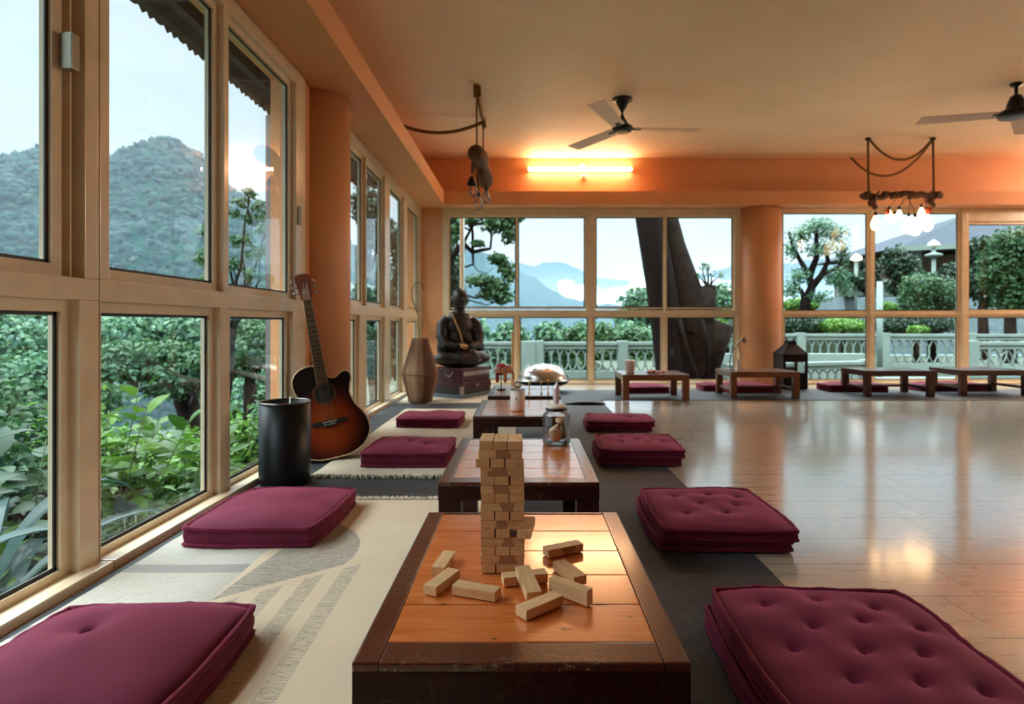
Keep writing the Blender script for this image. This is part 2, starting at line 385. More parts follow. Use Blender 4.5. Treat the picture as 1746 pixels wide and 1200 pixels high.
# ------------------------------------------------------------ mesh builder
class MB:
    def __init__(s): s.v = []; s.f = []; s.m = []; s.sm = []
    def _add(s, vs, fs, mi=0, smooth=False):
        b = len(s.v); s.v += [tuple(p) for p in vs]
        for f in fs:
            s.f.append(tuple(b+i for i in f)); s.m.append(mi); s.sm.append(smooth)
    def box(s, c, d, rot=None, mi=0, bev=0.0):
        x, y, z = d[0]/2, d[1]/2, d[2]/2
        if bev > 0:
            bm = bmesh.new(); bmesh.ops.create_cube(bm, size=1.0)
            for v in bm.verts: v.co = Vector((v.co.x*d[0], v.co.y*d[1], v.co.z*d[2]))
            bmesh.ops.bevel(bm, geom=bm.edges[:], offset=bev, segments=2, profile=.7, affect='EDGES')
            bm.verts.index_update()
            pts = [v.co.copy() for v in bm.verts]; fs = [[v.index for v in f.verts] for f in bm.faces]; bm.free()
        else:
            pts = [Vector((a*x, b*y, c_*z)) for a, b, c_ in ((-1,-1,-1),(1,-1,-1),(1,1,-1),(-1,1,-1),(-1,-1,1),(1,-1,1),(1,1,1),(-1,1,1))]
            fs = [(0,3,2,1),(4,5,6,7),(0,1,5,4),(1,2,6,5),(2,3,7,6),(3,0,4,7)]
        if rot is not None:
            q = rot if isinstance(rot, Matrix) else Euler(rot).to_matrix()
            pts = [q @ p for p in pts]
        c = Vector(c); s._add([p + c for p in pts], fs, mi); return s
    def b2(s, x0, x1, y0, y1, z0, z1, mi=0, bev=0.):
        return s.box(((x0+x1)/2, (y0+y1)/2, (z0+z1)/2), (abs(x1-x0), abs(y1-y0), abs(z1-z0)), None, mi, bev)
    def tube(s, pts, rad, n=8, mi=0, cap=True, closed=False, flat=1.0):
        pts = [Vector(p) for p in pts]; N = len(pts)
        rad = rad if isinstance(rad, (list, tuple)) else [rad]*N
        up = None; rings = []
        for i, p in enumerate(pts):
            if closed: t = pts[(i+1) % N] - pts[i-1]
            else: t = pts[min(i+1, N-1)] - pts[max(i-1, 0)]
            if t.length < 1e-9: t = Vector((0, 0, 1))
            t.normalize()
            if up is None:
                up = Vector((0, 0, 1)) if abs(t.z) < .9 else Vector((1, 0, 0))
            a = up - t*up.dot(t)
            if a.length < 1e-6: a = t.orthogonal()
            a.normalize(); b = t.cross(a); up = a
            rings.append([p + a*math.cos(2*PI*k/n)*rad[i] + b*math.sin(2*PI*k/n)*rad[i]*flat for k in range(n)])
        vs = [q for r in rings for q in r]; fs = []
        for i in range(N if closed else N-1):
            j = (i+1) % N
            for k in range(n):
                l = (k+1) % n; fs.append((i*n+k, i*n+l, j*n+l, j*n+k))
        if cap and not closed:
            fs.append(tuple(range(n-1, -1, -1))); fs.append(tuple((N-1)*n+k for k in range(n)))
        s._add(vs, fs, mi, True); return s
    def lathe(s, prof, n=32, c=(0,0,0), mi=0, sx=1., sy=1., smooth=True, cap=True):
        vs = []; fs = []
        for r, z in prof:
            for k in range(n):
                a = 2*PI*k/n; vs.append((c[0]+r*math.cos(a)*sx, c[1]+r*math.sin(a)*sy, c[2]+z))
        for i in range(len(prof)-1):
            for k in range(n):
                l = (k+1) % n; fs.append((i*n+k, i*n+l, (i+1)*n+l, (i+1)*n+k))
        if cap:
            if prof[0][0] > 1e-5: fs.append(tuple(range(n-1, -1, -1)))
            if prof[-1][0] > 1e-5: fs.append(tuple((len(prof)-1)*n+k for k in range(n)))
        s._add(vs, fs, mi, smooth); return s
    def ell(s, c, r, rot=None, n=16, m=10, mi=0):
        vs = []; fs = []; q = Euler(rot).to_matrix() if rot else Matrix.Identity(3); c = Vector(c)
        for i in range(m+1):
            th = PI*i/m
            for k in range(n):
                ph = 2*PI*k/n
                vs.append(q @ Vector((r[0]*math.sin(th)*math.cos(ph), r[1]*math.sin(th)*math.sin(ph), -r[2]*math.cos(th))) + c)
        for i in range(m):
            for k in range(n):
                l = (k+1) % n; fs.append((i*n+k, i*n+l, (i+1)*n+l, (i+1)*n+k))
        s._add(vs, fs, mi, True); return s
    def prism(s, poly, f0, f1, mi=0, smooth=False, mi2=None):
        """poly: 2D points, f0/f1 map (u,v)->3D for the two caps"""
        n = len(poly); a = [f0(*p) for p in poly]; b = [f1(*p) for p in poly]
        s._add(a, [tuple(range(n-1, -1, -1))], mi if mi2 is None else mi2); s._add(b, [tuple(range(n))], mi)
        s._add(a + b, [(i, (i+1) % n, n+(i+1) % n, n+i) for i in range(n)], mi, smooth); return s
    def grid(s, P, mi=0, smooth=True, flip=False):
        h = len(P); w = len(P[0]); fs = []
        for i in range(h-1):
            for j in range(w-1):
                f = (i*w+j, i*w+j+1, (i+1)*w+j+1, (i+1)*w+j)
                fs.append(f[::-1] if flip else f)
        s._add([p for r in P for p in r], fs, mi, smooth); return s
    def build(s, name, mats, parent=None, loc=None, rot=None, mods=()):
        me = bpy.data.meshes.new(name); me.from_pydata(s.v, [], s.f)
        mats = mats if isinstance(mats, (list, tuple)) else [mats]
        for m in mats: me.materials.append(M[m] if isinstance(m, str) else m)
        if len(s.f):
            me.polygons.foreach_set('material_index', s.m); me.polygons.foreach_set('use_smooth', s.sm)
        me.validate(); me.update()
        o = bpy.data.objects.new(name, me); COL.objects.link(o)
        if parent is not None: o.parent = parent
        if loc is not None: o.location = loc
        if rot is not None: o.rotation_euler = rot
        return o

def recalc(o):
    bm = bmesh.new(); bm.from_mesh(o.data); bmesh.ops.recalc_face_normals(bm, faces=bm.faces); bm.to_mesh(o.data); bm.free()
def tag(o, label=None, cat=None, group=None, kind=None):
    if label: o['label'] = label
    if cat: o['category'] = cat
    if group: o['group'] = group
    if kind: o['kind'] = kind
    return o
def thing(name, label, cat, loc=(0,0,0), rot=(0,0,0), group=None, kind=None):
    o = bpy.data.objects.new(name, None); COL.objects.link(o); o.empty_display_size = .1
    o.location = loc; o.rotation_euler = rot
    return tag(o, label, cat, group, kind)
def copy_tree(o, parent=None):
    c = o.copy(); COL.objects.link(c); c.parent = parent
    for ch in list(o.children): copy_tree(ch, c)
    return c
def struct(o, label=None, cat=None): return tag(o, label, cat, None, 'structure')
# ------------------------------------------------------------ room shell
XW = -1.25; YW = 7.2; XR = 7.7; YB = -2.6; ZB = 2.118; ZC = 2.724
struct(MB().b2(XW-.12, XR+.1, YB-.1, YW+.12, -.12, 0).build('floor', 'floor'))
struct(MB().b2(XW-.4, XR+.3, YB-.3, YW+.4, ZC, ZC+.15).build('ceiling', 'ceil'))
w = MB()
w.b2(XW-.2, XW, YB, .12, 0, ZC)                       # solid wall behind the camera side
w.b2(XW-.2, XW-.02, 3.41, 3.97, 0, ZB)
w.b2(XW-.2, XW-.0, 7.26, YW+.25, 0, ZB)
w.b2(XW-.2, XW-.0, .12, YW+.25, ZB, ZC)
struct(w.build('wall_left', 'wall'))
w = MB()
w.b2(XW, -.99, YW, YW+.2, 0, ZB)
w.b2(2.606, 3.07, YW+.02, YW+.2, 0, ZB)
w.b2(7.45, XR+.2, YW, YW+.2, 0, ZB)
w.b2(XW, XR+.2, YW, YW+.2, ZB, ZC)
struct(w.build('wall_back', 'wall'))
w = MB()
w.b2(XR, XR+.2, YB, -.4, 0, ZC); w.b2(XR, XR+.2, 6.0, YW, 0, ZC); w.b2(XR, XR+.2, -.4, 6.0, ZB, ZC)
struct(w.build('wall_right', 'wall'))
struct(MB().b2(XW-.2, XR+.2, YB-.2, YB, 0, ZC).build('wall_front', 'wall'))
struct(MB().b2(XW+.001, -.945, YB+.001, YW-.001, ZB+.001, 2.275).build('trim_1', 'wall'))
struct(MB().b2(-.945, XR-.001, 6.99, YW-.001, ZB+.001, 2.278).build('trim_2', 'wall'))
struct(MB().lathe([(.229, 0), (.229, ZB)], 64, (-1.33, 3.746, 0)).build('pillar', 'wall'), 'orange round pillar behind the guitar', 'pillar')
struct(MB().lathe([(.252, 0), (.252, ZB)], 64, (2.842, 7.27, 0)).build('pillar', 'wall'), 'orange round pillar with the socket plate, behind the low tables', 'pillar')

def window(name, mp, u0, u1, zt, upper, lower, zu, zl, fd=.07, sash=.034, sill=.045, latches=(), mid=None, groove=None):
    """mp(u, z, d): wall coordinates (d outward) -> world. upper/lower: glass spans."""
    def bx(mb, a, b, z0, z1, d0, d1, mi=0, bev=0.):
        p = mp(a, z0, d0); q = mp(b, z1, d1)
        mb.b2(min(p[0], q[0]), max(p[0], q[0]), min(p[1], q[1]), max(p[1], q[1]), z0, z1, mi, bev)
    root = struct(thing(name, None, None, (0, 0, 0)))
    fr = MB(); sa = MB(); ga = MB(); gl = MB()
    zm0 = zl[1] + sash; zm1 = zu[0] - sash
    for (spans, (g0, g1), z0, z1) in ((upper, zu, zm1, zt), (lower, zl, 0.0, zm0)):
        s = min([sash] + [(spans[q+1][0]-spans[q][1])/2-.0005 for q in range(len(spans)-1)])
        edges = [u0] + [e for a, b in spans for e in (a - s, b + s)] + [u1]
        for i in range(0, len(edges), 2):
            if edges[i+1] - edges[i] > .002:
                e0, e1 = edges[i], edges[i+1]
                if groove and z0 > .1 and e0 < groove[1] and e1 > groove[0]:
                    bx(fr, groove[0]-.02, groove[1]+.004, z0, g1 + s, .045, fd, 0); bx(fr, (groove[0]+groove[1])/2-.003, (groove[0]+groove[1])/2+.003, z0, g1 + s, .02, .05, 0)
                    bx(fr, e0, e1, g1+s, z1, 0, fd, 0, .003); e0 = groove[1]
                bx(fr, e0, e1, z0, z1, 0, fd, 0, .004)
        a0, a1 = spans[0][0]-s, spans[-1][1]+s
        if z0 > .1: bx(fr, u0, u1, g1 + s, z1, .001, fd, 0, .003)
        else: bx(fr, u0, u1, 0.0, max(.012, g0 - s + .012), .001, fd, 0, .003)
        for a, b in spans:
            A, B, C0, C1 = a - s, b + s, max(g0 - s, .006), g1 + s
            bx(sa, A, a, C0, C1, .027, .062); bx(sa, b, B, C0, C1, .027, .062)
            bx(sa, a, b, C0, g0, .027, .062); bx(sa, a, b, g1, C1, .027, .062)
            k = .010
            bx(ga, a, a+k, g0, g1, .038, .042); bx(ga, b-k, b, g0, g1, .038, .042)
            bx(ga, a, b, g0, g0+k, .038, .042); bx(ga, a, b, g1-k, g1, .038, .042)
            P = [mp(a, g0, .045), mp(b, g0, .045), mp(b, g1, .045), mp(a, g1, .045)]
            Q = [mp(a, g0, .040), mp(b, g0, .040), mp(b, g1, .040), mp(a, g1, .040)]
            gl._add(P, [(0, 1, 2, 3)])
    bx(fr, u0, u1, zm0, zm1, .0, fd, 0, .004)
    if sill: bx(fr, u0, u1, 0, .028, -sill, .0, 0, .005)
    fr.build('window_frame', 'frame', root); sa.build('sash', 'frame', root); ga.build('gasket', 'gasket', root); gl.build('glass_pane', 'glass', root)
    for (u, z) in latches:
        l = MB(); bx(l, u-.014, u+.014, z-.05, z+.05, -.014, .02, 0, .004); l.build('latch', 'latch', root)
    return root
Lm = lambda u, z, d: (XW - d, u, z)
Bm = lambda u, z, d: (u, YW + d, z)
Rm = lambda u, z, d: (XR + d, u, z)
zU = (.905, 2.012); zL = (.045, .755)
window('window_1', Lm, .12, 1.755, ZB, [(.20, .86), (.95, 1.615)], [(.20, .86), (.93, 1.645)], (.885, 2.012), zL, latches=[(1.648, 1.47)], groove=(1.645, 1.70))
window('window_2', Lm, 1.76, 3.41, ZB, [(1.835, 2.45), (2.56, 3.235)], [(1.80, 2.42), (2.57, 3.19)], (.888, 2.012), zL, latches=[(3.30, 1.32)])
window('window_3', Lm, 3.97, 7.26, ZB, [(4.08, 4.68), (4.76, 5.32), (5.58, 6.16), (6.40, 7.10)], [(4.02, 4.50), (4.76, 5.31), (5.58, 6.10), (6.38, 7.06)], (.90, 2.005), zL)
window('window_4', Bm, -.99, 2.606, ZB, [(-.903, -.113), (-.078, .72), (.861, 1.666), (1.715, 2.506)], [(-.885, -.134), (-.056, .755), (.84, 1.638), (1.722, 2.527)], (.925, 2.012), (.055, .805), sill=.03)
window('window_5', Bm, 3.07, 5.262, ZB, [(3.12, 4.13), (4.228, 5.23)], [(3.14, 4.13), (4.228, 5.22)], (.885, 2.06), (.055, .805), sill=.03)
window('window_6', Bm, 5.266, 7.45, ZB, [(5.365, 6.36), (6.46, 7.38)], [(5.365, 6.36), (6.46, 7.38)], (.896, 1.927), (.055, .805), sill=.03)
window('window_7', Rm, -.4, 6.0, ZB, [(-.3, 1.1), (1.25, 2.7), (2.85, 4.3), (4.45, 5.9)], [(-.3, 1.1), (1.25, 2.7), (2.85, 4.3), (4.45, 5.9)], (.885, 2.06), (.055, .805), sill=.03)

# ------------------------------------------------------------ floor coverings
def slab(name, x0, x1, y0, y1, t, mat, z0=0.0, wob=0., nx=30, ny=60, seed=0):
    r = random.Random(seed); mb = MB()
    P = []
    for j in range(ny+1):
        row = []
        for i in range(nx+1):
            u = i/nx; v = j/ny; x = x0+(x1-x0)*u; y = y0+(y1-y0)*v
            wx = 0
            if wob:
                wx = wob*(mnoise.noise(Vector((x0*3+seed, y*2.2, 1.)))+.5*mnoise.noise(Vector((seed, y*9, 4.)))) if u == 0 else 0
            z = z0 + t + (.0035*mnoise.noise(Vector((x*2.3, y*2.3, seed))) if 0 < u < 1 and 0 < v < 1 and wob else 0)
            row.append((x+wx, y, z))
        P.append(row)
    mb.grid(P)
    edge = [P[0][i] for i in range(nx+1)] + [P[j][nx] for j in range(1, ny+1)] + [P[ny][i] for i in range(nx-1, -1, -1)] + [P[j][0] for j in range(ny-1, 0, -1)]
    n = len(edge); mb._add(edge + [(x, y, z0) for x, y, z in edge], [(i, n+i, n+(i+1) % n, (i+1) % n) for i in range(n)])
    return mb.build(name, mat)
tag(slab('floor_mat', -1.19, .712, -.5, 5.66, .005, 'mat', wob=.012, seed=3), 'long charcoal floor mat running under the row of centre tables', 'mat')
tag(slab('floor_mat', -1.19, 7.4, 5.665, 6.55, .005, 'mat', seed=4, nx=60, ny=12), 'charcoal floor mat strip under the low tables along the back windows', 'mat')
tag(slab('floor_rug', -1.165, -.06, -.3, 2.42, .005, 'rug_print', z0=.0052, wob=.012, seed=5), 'beige rug with grey worn-plank print under the two nearest left cushions', 'rug')
tag(slab('floor_rug', -1.0, -.06, 2.80, 5.02, .008, 'rug_cream', z0=.0052, wob=.015, seed=9), 'cream woven rug with fringed end beside the guitar', 'rug')
tag(slab('floor_rug', -1.16, -.2, 5.42, 6.9, .005, 'rug_cream', z0=.0056, seed=8), 'small cream rug under the stacked suitcases in the corner', 'rug')
def fringe(y, x0, x1, z, d, n, parent_label, seed):
    r = random.Random(seed); mb = MB()
    for i in range(n):
        x = x0 + (x1-x0)*(i+r.random()*.8)/n; L = .018 + r.random()*.03; a = (r.random()-.5)*1.3
        pts = [(x, y, z), (x+L*.5*math.sin(a), y+d*L*.5, z+.006*r.random()+.003), (x+L*math.sin(a)+(r.random()-.5)*.01, y+d*L, .008)]
        mb.tube(pts, [.0022, .0026, .0012], 4)
    # knotted band
    for i in range(int(n*.8)):
        x = x0 + (x1-x0)*r.random(); mb.ell((x, y+d*(.004+.01*r.random()), z+.002), (.006+.006*r.random(), .005, .004+.003*r.random()), None, 6, 4)
    o = mb.build('fringe', 'fringe'); tag(o, parent_label, 'rug fringe', kind='stuff'); return o
rugs = [o for o in COL.objects if o.name.startswith('floor_rug')]
f1 = fringe(2.42, -1.0, -.08, .012, 1, 210, None, 1); f2 = fringe(2.80, -1.02, -.06, .015, -1, 210, None, 2)
for f, p in ((f1, rugs[0]), (f2, rugs[1])):
    f.parent = p
    if 'category' in f: del f['category']
# dark folded flap at the end of the centre mat
fl = MB()
P = []
for j in range(9):
    v = j/8; row = []
    for i in range(25):
        u = i/24; x = .36 + .36*u
        row.append((x, 5.33 - .02*math.sin(u*PI) + v*.22, .012 + .02*math.sin(u*PI)**.7*(1-v)))
    P.append(row)
fl.grid(P); Q = [[(x, y-.001, .006) for x, y, z in P[0]], P[0]]; fl.grid(Q, 1)
tag(fl.build('mat_flap', ['mat', 'black_metal']), 'charcoal mat offcut with curled dark edge right of the farthest centre table', 'mat')

# ------------------------------------------------------------ centre tables
def board_table(name, label, x0, x1, y0, y1, knots=None, h=.29, ap=.05, bw=.045):
    cx, cy = (x0+x1)/2, (y0+y1)/2; W = x1-x0; D = y1-y0; a = W/2; b = D/2
    t = thing(name, label, 'table', (cx, cy, 0), group=None)
    n = 5; th = .012; fr = .034
    bd = MB(); by0 = -b + .052; by1 = b - .012; st = (by1-by0)/n
    for i in range(n):
        bd.box((0, by0 + st*(i+.5), h - .0125), (W - 2*fr, st - .0022, .022), None, 0, .0015)
    bm_ = boards('orange_boards_near', [(kx-cx, ky-cy, r) for kx, ky, r in knots]) if knots else M['boards']
    bd.build('board_panel', bm_, t)
    MB().b2(-a+fr-.002, a-fr+.002, by0-.002, by1+.002, h-.03, h-.018).build('backing', 'hole', t)
    f = MB()
    f.b2(-a, -a+fr, -b, b, h-th, h, 0, .003); f.b2(a-fr, a, -b, b, h-th, h, 0, .003)
    f.b2(-a+fr, a-fr, -b, -b+.051, h-th, h-.0005, 0, .003); f.b2(-a+fr, a-fr, b-.011, b, h-th, h-.0005, 0, .002)
    f.build('top_frame', 'dark', t)
    p = MB(); z0 = h-ap; z1 = h-th
    p.b2(-a+.0003, a-.0003, -b+.0003, -b+.022, z0, z1, 0, .0012); p.b2(-a+.001, a-.001, b-.022, b-.001, z0, z1, 0, .002)
    p.b2(-a+.001, -a+.022, -b+.022, b-.022, z0, z1, 0, .002); p.b2(a-.022, a-.001, -b+.022, b-.022, z0, z1, 0, .002)
    p.build('apron', 'apron', t)
    for sx in (-1, 1):
        for sy in (-1, 1):
            l = MB(); l.box((sx*(a-.033), sy*(b-.033), (z0+.01)/2), (.065, .065, z0+.01 if False else z0-.0), None, 0, .003)
            l = MB(); l.b2(sx*(a-.001), sx*(a-.062), sy*(b-.001), sy*(b-.062), .0055, z0, 0, .003); l.build('leg', 'apron', t)
    return t
kn = []
for (kx, ky, r) in ((757, 1028, .0035), (965, 1070, .006), (843, 1087, .003), (1075, 1050, .003)):
    X, Y = at_floor(kx, ky, .29); kn.append((X, Y, r))
board_table('low_table', 'nearest low table, orange board top with dark frame, carrying the block tower', -.2205, .2115, .7605, 1.372, kn, ap=.07)
board_table('low_table', 'second centre low table with orange boards, under the glass jar', -.237, .2035, 1.63, 2.26)
board_table('low_table', 'third centre low table, glossy top with the white candle jar', -.244, .206, 2.80, 3.42)
board_table('low_table', 'farthest centre low table, holding the brass stick rack and elephant', -.225, .2156, 3.60, 4.22)

def plain_table(label, x0, x1, y0, y1, h, mat, rails, leg=.05, top=.03):
    cx, cy = (x0+x1)/2, (y0+y1)/2; a = (x1-x0)/2; b = (y1-y0)/2
    t = thing('low_table', label, 'table', (cx, cy, 0))
    MB().b2(-a, a, -b, b, h-top, h, 0, .003).build('tabletop', mat, t)
    p = MB(); p.b2(-a+leg, a-leg, -b+.004, -b+.022, h-top-.025, h-top); p.b2(-a+leg, a-leg, b-.022, b-.004, h-top-.025, h-top)
    p.b2(-a+.004, -a+.022, -b+leg, b-leg, h-top-.025, h-top); p.b2(a-.022, a-.004, -b+leg, b-leg, h-top-.025, h-top); p.build('apron', mat, t)
    for sx in (-1, 1):
        for sy in (-1, 1):
            MB().b2(sx*(a-.001), sx*(a-leg-.012), sy*(b-.001), sy*(b-leg), .0055, h-top, 0, .002).build('leg', mat, t)
    if rails:
        for sx in (-1, 1):
            MB().b2(sx*(a-.02), sx*(a-.045), -b+leg, b-leg, .075, .10).build('stretcher', mat, t)
        MB().b2(-a+.03, a-.03, b-.045, b-.02, .06, .085).build('stretcher', mat, t)
    return t
plain_table('low brown table with four plain legs, left of the pillar, holding a glass tumbler', .915, 1.54, 5.59, 6.10, .25, 'walnut', False)
plain_table('low brown table in front of the pillar with lower rails, below the curved stand', 1.99, 2.66, 5.78, 6.25, .262, 'walnut', True)
plain_table('low dark table, third from the left along the back windows', 3.37, 4.06, 5.92, 6.38, .262, 'walnut_dark', True)
plain_table('low dark table cut by the right edge of the photo', 4.355, 5.05, 5.97, 6.45, .262, 'walnut_dark', True)

# ------------------------------------------------------------ wooden blocks
TX, TY, TZ = -.0392, 1.0325, .2905
blk0 = None
def block_mesh():
    mb = MB(); mb.box((0, 0, 0), (.0748, .0238, .0148), None, 0, .0009); return mb
bm0 = block_mesh()
def block(loc, rz, label, group, rx=0., ry=0.):
    global blk0
    if blk0 is None:
        o = bm0.build('wooden_block', 'block'); blk0 = o
    else:
        o = blk0.copy(); COL.objects.link(o)
    o.location = loc; o.rotation_euler = (rx, ry, rz); return tag(o, label, 'block', group)
rb = random.Random(5)
ordn = ['bottom', 'second', 'third', 'fourth', 'fifth', 'sixth', 'seventh', 'eighth', 'ninth', 'tenth', 'eleventh', 'twelfth', 'thirteenth', 'fourteenth', 'top']
offs = {14: -.0035, 13: -.003, 12: -.0085, 11: -.0005, 10: .0, 9: -.001, 8: -.0005, 7: .0, 6: .0, 5: 0., 4: .0, 3: .001}
for k in range(15):
    z = TZ + .0152*k + .0075; ox = offs.get(k, .001); lay = ordn[k]
    for i in range(3):
        j = rb.uniform(-.0007, .0007); jr = rb.uniform(-.018, .018)
        if k % 2 == 0:        # ends face the camera
            pos = ('left', 'middle', 'right')[i]
            x = TX + ox + (i-1)*.0253 + j; y = TY + .0375 + rb.uniform(-.001, .001)
            if k == 14: y += (.004, .0, .0)[i]
            if k == 12 and i == 2: pass
            if k == 4 and i == 2:
                block((x+.0165, y-.004, z), PI/2 - .12, 'wooden block poking out of the right side of the tower, fifth layer', 'blocks in the tower'); continue
            block((x, y, z), PI/2+jr, f'pale wooden block, {pos} of the {lay} layer of the tower, end facing front', 'blocks in the tower')
        else:
            pos = ('front', 'middle', 'rear')[i]
            block((TX + ox + rb.uniform(-.0012, .0012), TY + .0125 + i*.0253 + (.0004 if i == 0 else 0), z), jr*.6, f'pale wooden block, {pos} of the {lay} layer of the tower, side facing front', 'blocks in the tower')
zt = .2902 + .0077
G = 'loose blocks on the nearest table'
block((-.1435, 1.060, zt), R(82), 'loose wooden block at the far left of the nearest table, end towards the front', G)
block((-.1358, .983, zt), R(66), 'loose slanted wooden block at left, just in front of the farthest left one', G)
block((-.0772, .949, zt), R(-20), 'loose wooden block lying left of centre with a dark patch on its side', G)
block((.072, 1.126, zt), R(27), 'loose wooden block at the back right, alone behind the others', G)
block((.0756, 1.020, zt), R(-65), 'loose wooden block right of the tower, behind the one standing on its edge', G)
block((.0714, .9395, .2902+.0127), R(-41.3), 'loose wooden block standing on its narrow side at the right', G, rx=PI/2)
block((.0225, .9000, zt), R(41), 'frontmost loose wooden block, slanting to the right', G)
block((-.0007, .9985, zt), R(13.5), 'loose wooden block lying flat under the leaning one, before the tower', G)
block((.0050, .9540, .3087), R(-75.4), 'loose wooden block leaning on top of another before the tower', G, ry=R(9.5))

# ------------------------------------------------------------ cushions
def cushion(name, label, cx, cy, w, d, h, rot=0., tufts=(), puff=.035, two=False, group=None, seed=0, buttons=False, z0=.0052, wob=.006, cat='cushion'):
    """box cushion: side walls, puffed top with stitched tufts, rope piping round both edges"""
    t = thing(name, label, cat, (cx, cy, z0), (0, 0, rot), group)
    def layer(pname, hz0, hz1, ox, oy, sw, sd, tf, pf, seed):
        N = 56
        def edge(u, v):
            # rounded-square outline with a slight waist
            return (u, v)
        def outl(x, y, z):
            ww = wob
            return (x + ww*mnoise.noise(Vector((x*5+seed, y*5, z*7))), y + ww*mnoise.noise(Vector((x*5, y*5+seed, z*7+3))), z)
        def sq(u, v):
            # pull corners in a little (rounded corners), u,v in -1..1
            m = max(abs(u), abs(v)); q = min(abs(u), abs(v))
            k = 1 - .045*(q*m)**3
            return u*k, v*k
        def topz(u, v, x, y):
            ru = 1-abs(u)**2.6; rv = 1-abs(v)**2.6
            z = pf*(max(ru, 0)*max(rv, 0))**.55
            z += .004*mnoise.noise(Vector((x*9+seed, y*9, seed))) * min(1, (1-abs(u))*6)*min(1, (1-abs(v))*6)
            for (tu, tv) in tf:
                dx = x - tu*sw/2; dy = y - tv*sd/2; dd = math.hypot(dx, dy)
                z -= pf*.42*math.exp(-(dd/.011)**2) + pf*.42*math.exp(-(dd/.05)**2)
            return z
        mb = MB(); P = []
        for j in range(N+1):
            row = []
            for i in range(N+1):
                uu = -1+2*i/N; vv = -1+2*j/N
                uu = math.copysign(abs(uu)**.85, uu); vv = math.copysign(abs(vv)**.85, vv)
                u, v = sq(uu, vv); x = u*sw/2; y = v*sd/2
                z = hz1 + topz(uu, vv, x, y)
                px, py, _ = outl(x, y, hz1)
                row.append((px+ox, py+oy, z + .004*mnoise.noise(Vector((x*6+seed, y*6, 2.))) ))
            P.append(row)
        mb.grid(P)
        ring = [P[0][i] for i in range(N+1)] + [P[j][N] for j in range(1, N+1)] + [P[N][i] for i in range(N-1, -1, -1)] + [P[j][0] for j in range(N-1, 0, -1)]
        n = len(ring); rings = []
        K = 5
        for k in range(K+1):
            f = k/K; bul = .007*math.sin(PI*f)
            rr = []
            for (x, y, z) in ring:
                dx, dy = x-ox, y-oy; l = math.hypot(dx, dy)
                wv = .003*mnoise.noise(Vector((x*22, y*22, f*3+seed)))
                rr.append((x+dx/l*(bul+wv), y+dy/l*(bul+wv), hz0 + .004 + (z-hz0-.004)*(1-f)))
            rings.append(rr)
        mb._add([p for r_ in rings for p in r_], [(k*n+i, (k+1)*n+i, (k+1)*n+(i+1) % n, k*n+(i+1) % n) for k in range(K) for i in range(n)], 0, True)
        # underside
        bot = rings[-1]; mb._add(bot + [(ox, oy, hz0+.002)], [(n, (i+1) % n, i) for i in range(n)], 0, False)
        o = mb.build(pname, 'velvet', t)
        if buttons:
            for (tu, tv) in tf:
                zc = hz1 + topz(tu, tv, tu*sw/2, tv*sd/2)
                MB().ell((tu*sw/2+ox, tv*sd/2+oy, zc+.002), (.006, .006, .0035), None, 10, 6).build('button', 'piping', o)
        def pipe(rg, zo, r0, nm):
            pts = []
            for q, (x, y, z) in enumerate(rg[::2]):
                dx, dy = x-ox, y-oy; l = math.hypot(dx, dy); wv = .0022*mnoise.noise(Vector((x*35, y*35, z*10+seed)))
                pts.append((x+dx/l*(.004+wv), y+dy/l*(.004+wv), z+zo+wv))
            rad = [r0*(1+.22*mnoise.noise(Vector((p[0]*60, p[1]*60, seed)))) for p in pts]
            MB().tube(pts, rad, 8, closed=True).build('piping', 'piping', o)
        pipe(ring, .001, .0075, 'p'); pipe(rings[-1], .003, .0065, 'p')
        return o
    if two:
        layer('lower_fold', 0., h*.46, -.014, .006, w*1.0, d*1.0, (), .002, seed+3)
        layer('upper_fold', h*.50, h, .0, 0, w, d, tufts, puff, seed)
    else:
        layer('cushion_cover', 0., h, 0, 0, w, d, tufts, puff, seed)
    return t
GR = 'burgundy floor cushions'
T9 = [(-.55, .62), (.0, .72), (.5, .6), (-.3, .2), (.2, .3), (.68, .22), (-.62, -.1), (-.05, -.15), (.42, -.2), (-.35, -.5), (.15, -.55), (.62, -.6)]
T6 = [(-.5, .45), (.1, .5), (-.15, .05), (.42, .0), (-.5, -.4), (.15, -.35), (.6, .45)]
zc = .0105
cushion('floor_cushion', 'nearest left burgundy cushion, cut by the left edge of the photo, with one button showing', -.825, 1.12, .42, .50, .062, R(2), [(-.28, .42), (-.95, -.1), (.3, -.95)], .05, seed=1, buttons=True, z0=zc, wob=.012)
cushion('floor_cushion', 'smooth burgundy box cushion on the printed rug, in front of the black bin', -.878, 2.135, .42, .47, .058, R(-2), [], .028, seed=2, z0=zc, wob=.01)
cushion('floor_cushion', 'burgundy cushion on the cream rug, level with the second centre table', -.598, 3.16, .425, .42, .066, R(-1), [(-.05, .2), (.38, -.2)], .030, seed=3, z0=.0135)
cushion('floor_cushion', 'small far burgundy cushion on the cream rug, nearest the tall vase', -.665, 4.27, .43, .38, .055, R(-2), [(-.35, .5), (.05, .25), (.5, .5)], .026, seed=4, z0=.0135)
cushion('floor_cushion', 'large folded burgundy cushion at bottom right, with many tufts', .648, 1.16, .43, .50, .088, R(-1.5), T9, .030, True, seed=5, z0=.0055, wob=.012)
cushion('floor_cushion', 'folded tufted burgundy cushion right of the nearest table, half on the charcoal mat', .655, 2.11, .425, .48, .066, R(-2), T6, .026, True, seed=6, z0=.0055)
cushion('floor_cushion', 'folded tufted burgundy cushion right of the second centre table', .608, 3.24, .425, .44, .074, R(-2.5), [(-.35, .5), (.45, .4), (.0, .1), (-.4, -.2), (.2, -.3), (.65, -.1)], .024, True, seed=7, z0=.0055)
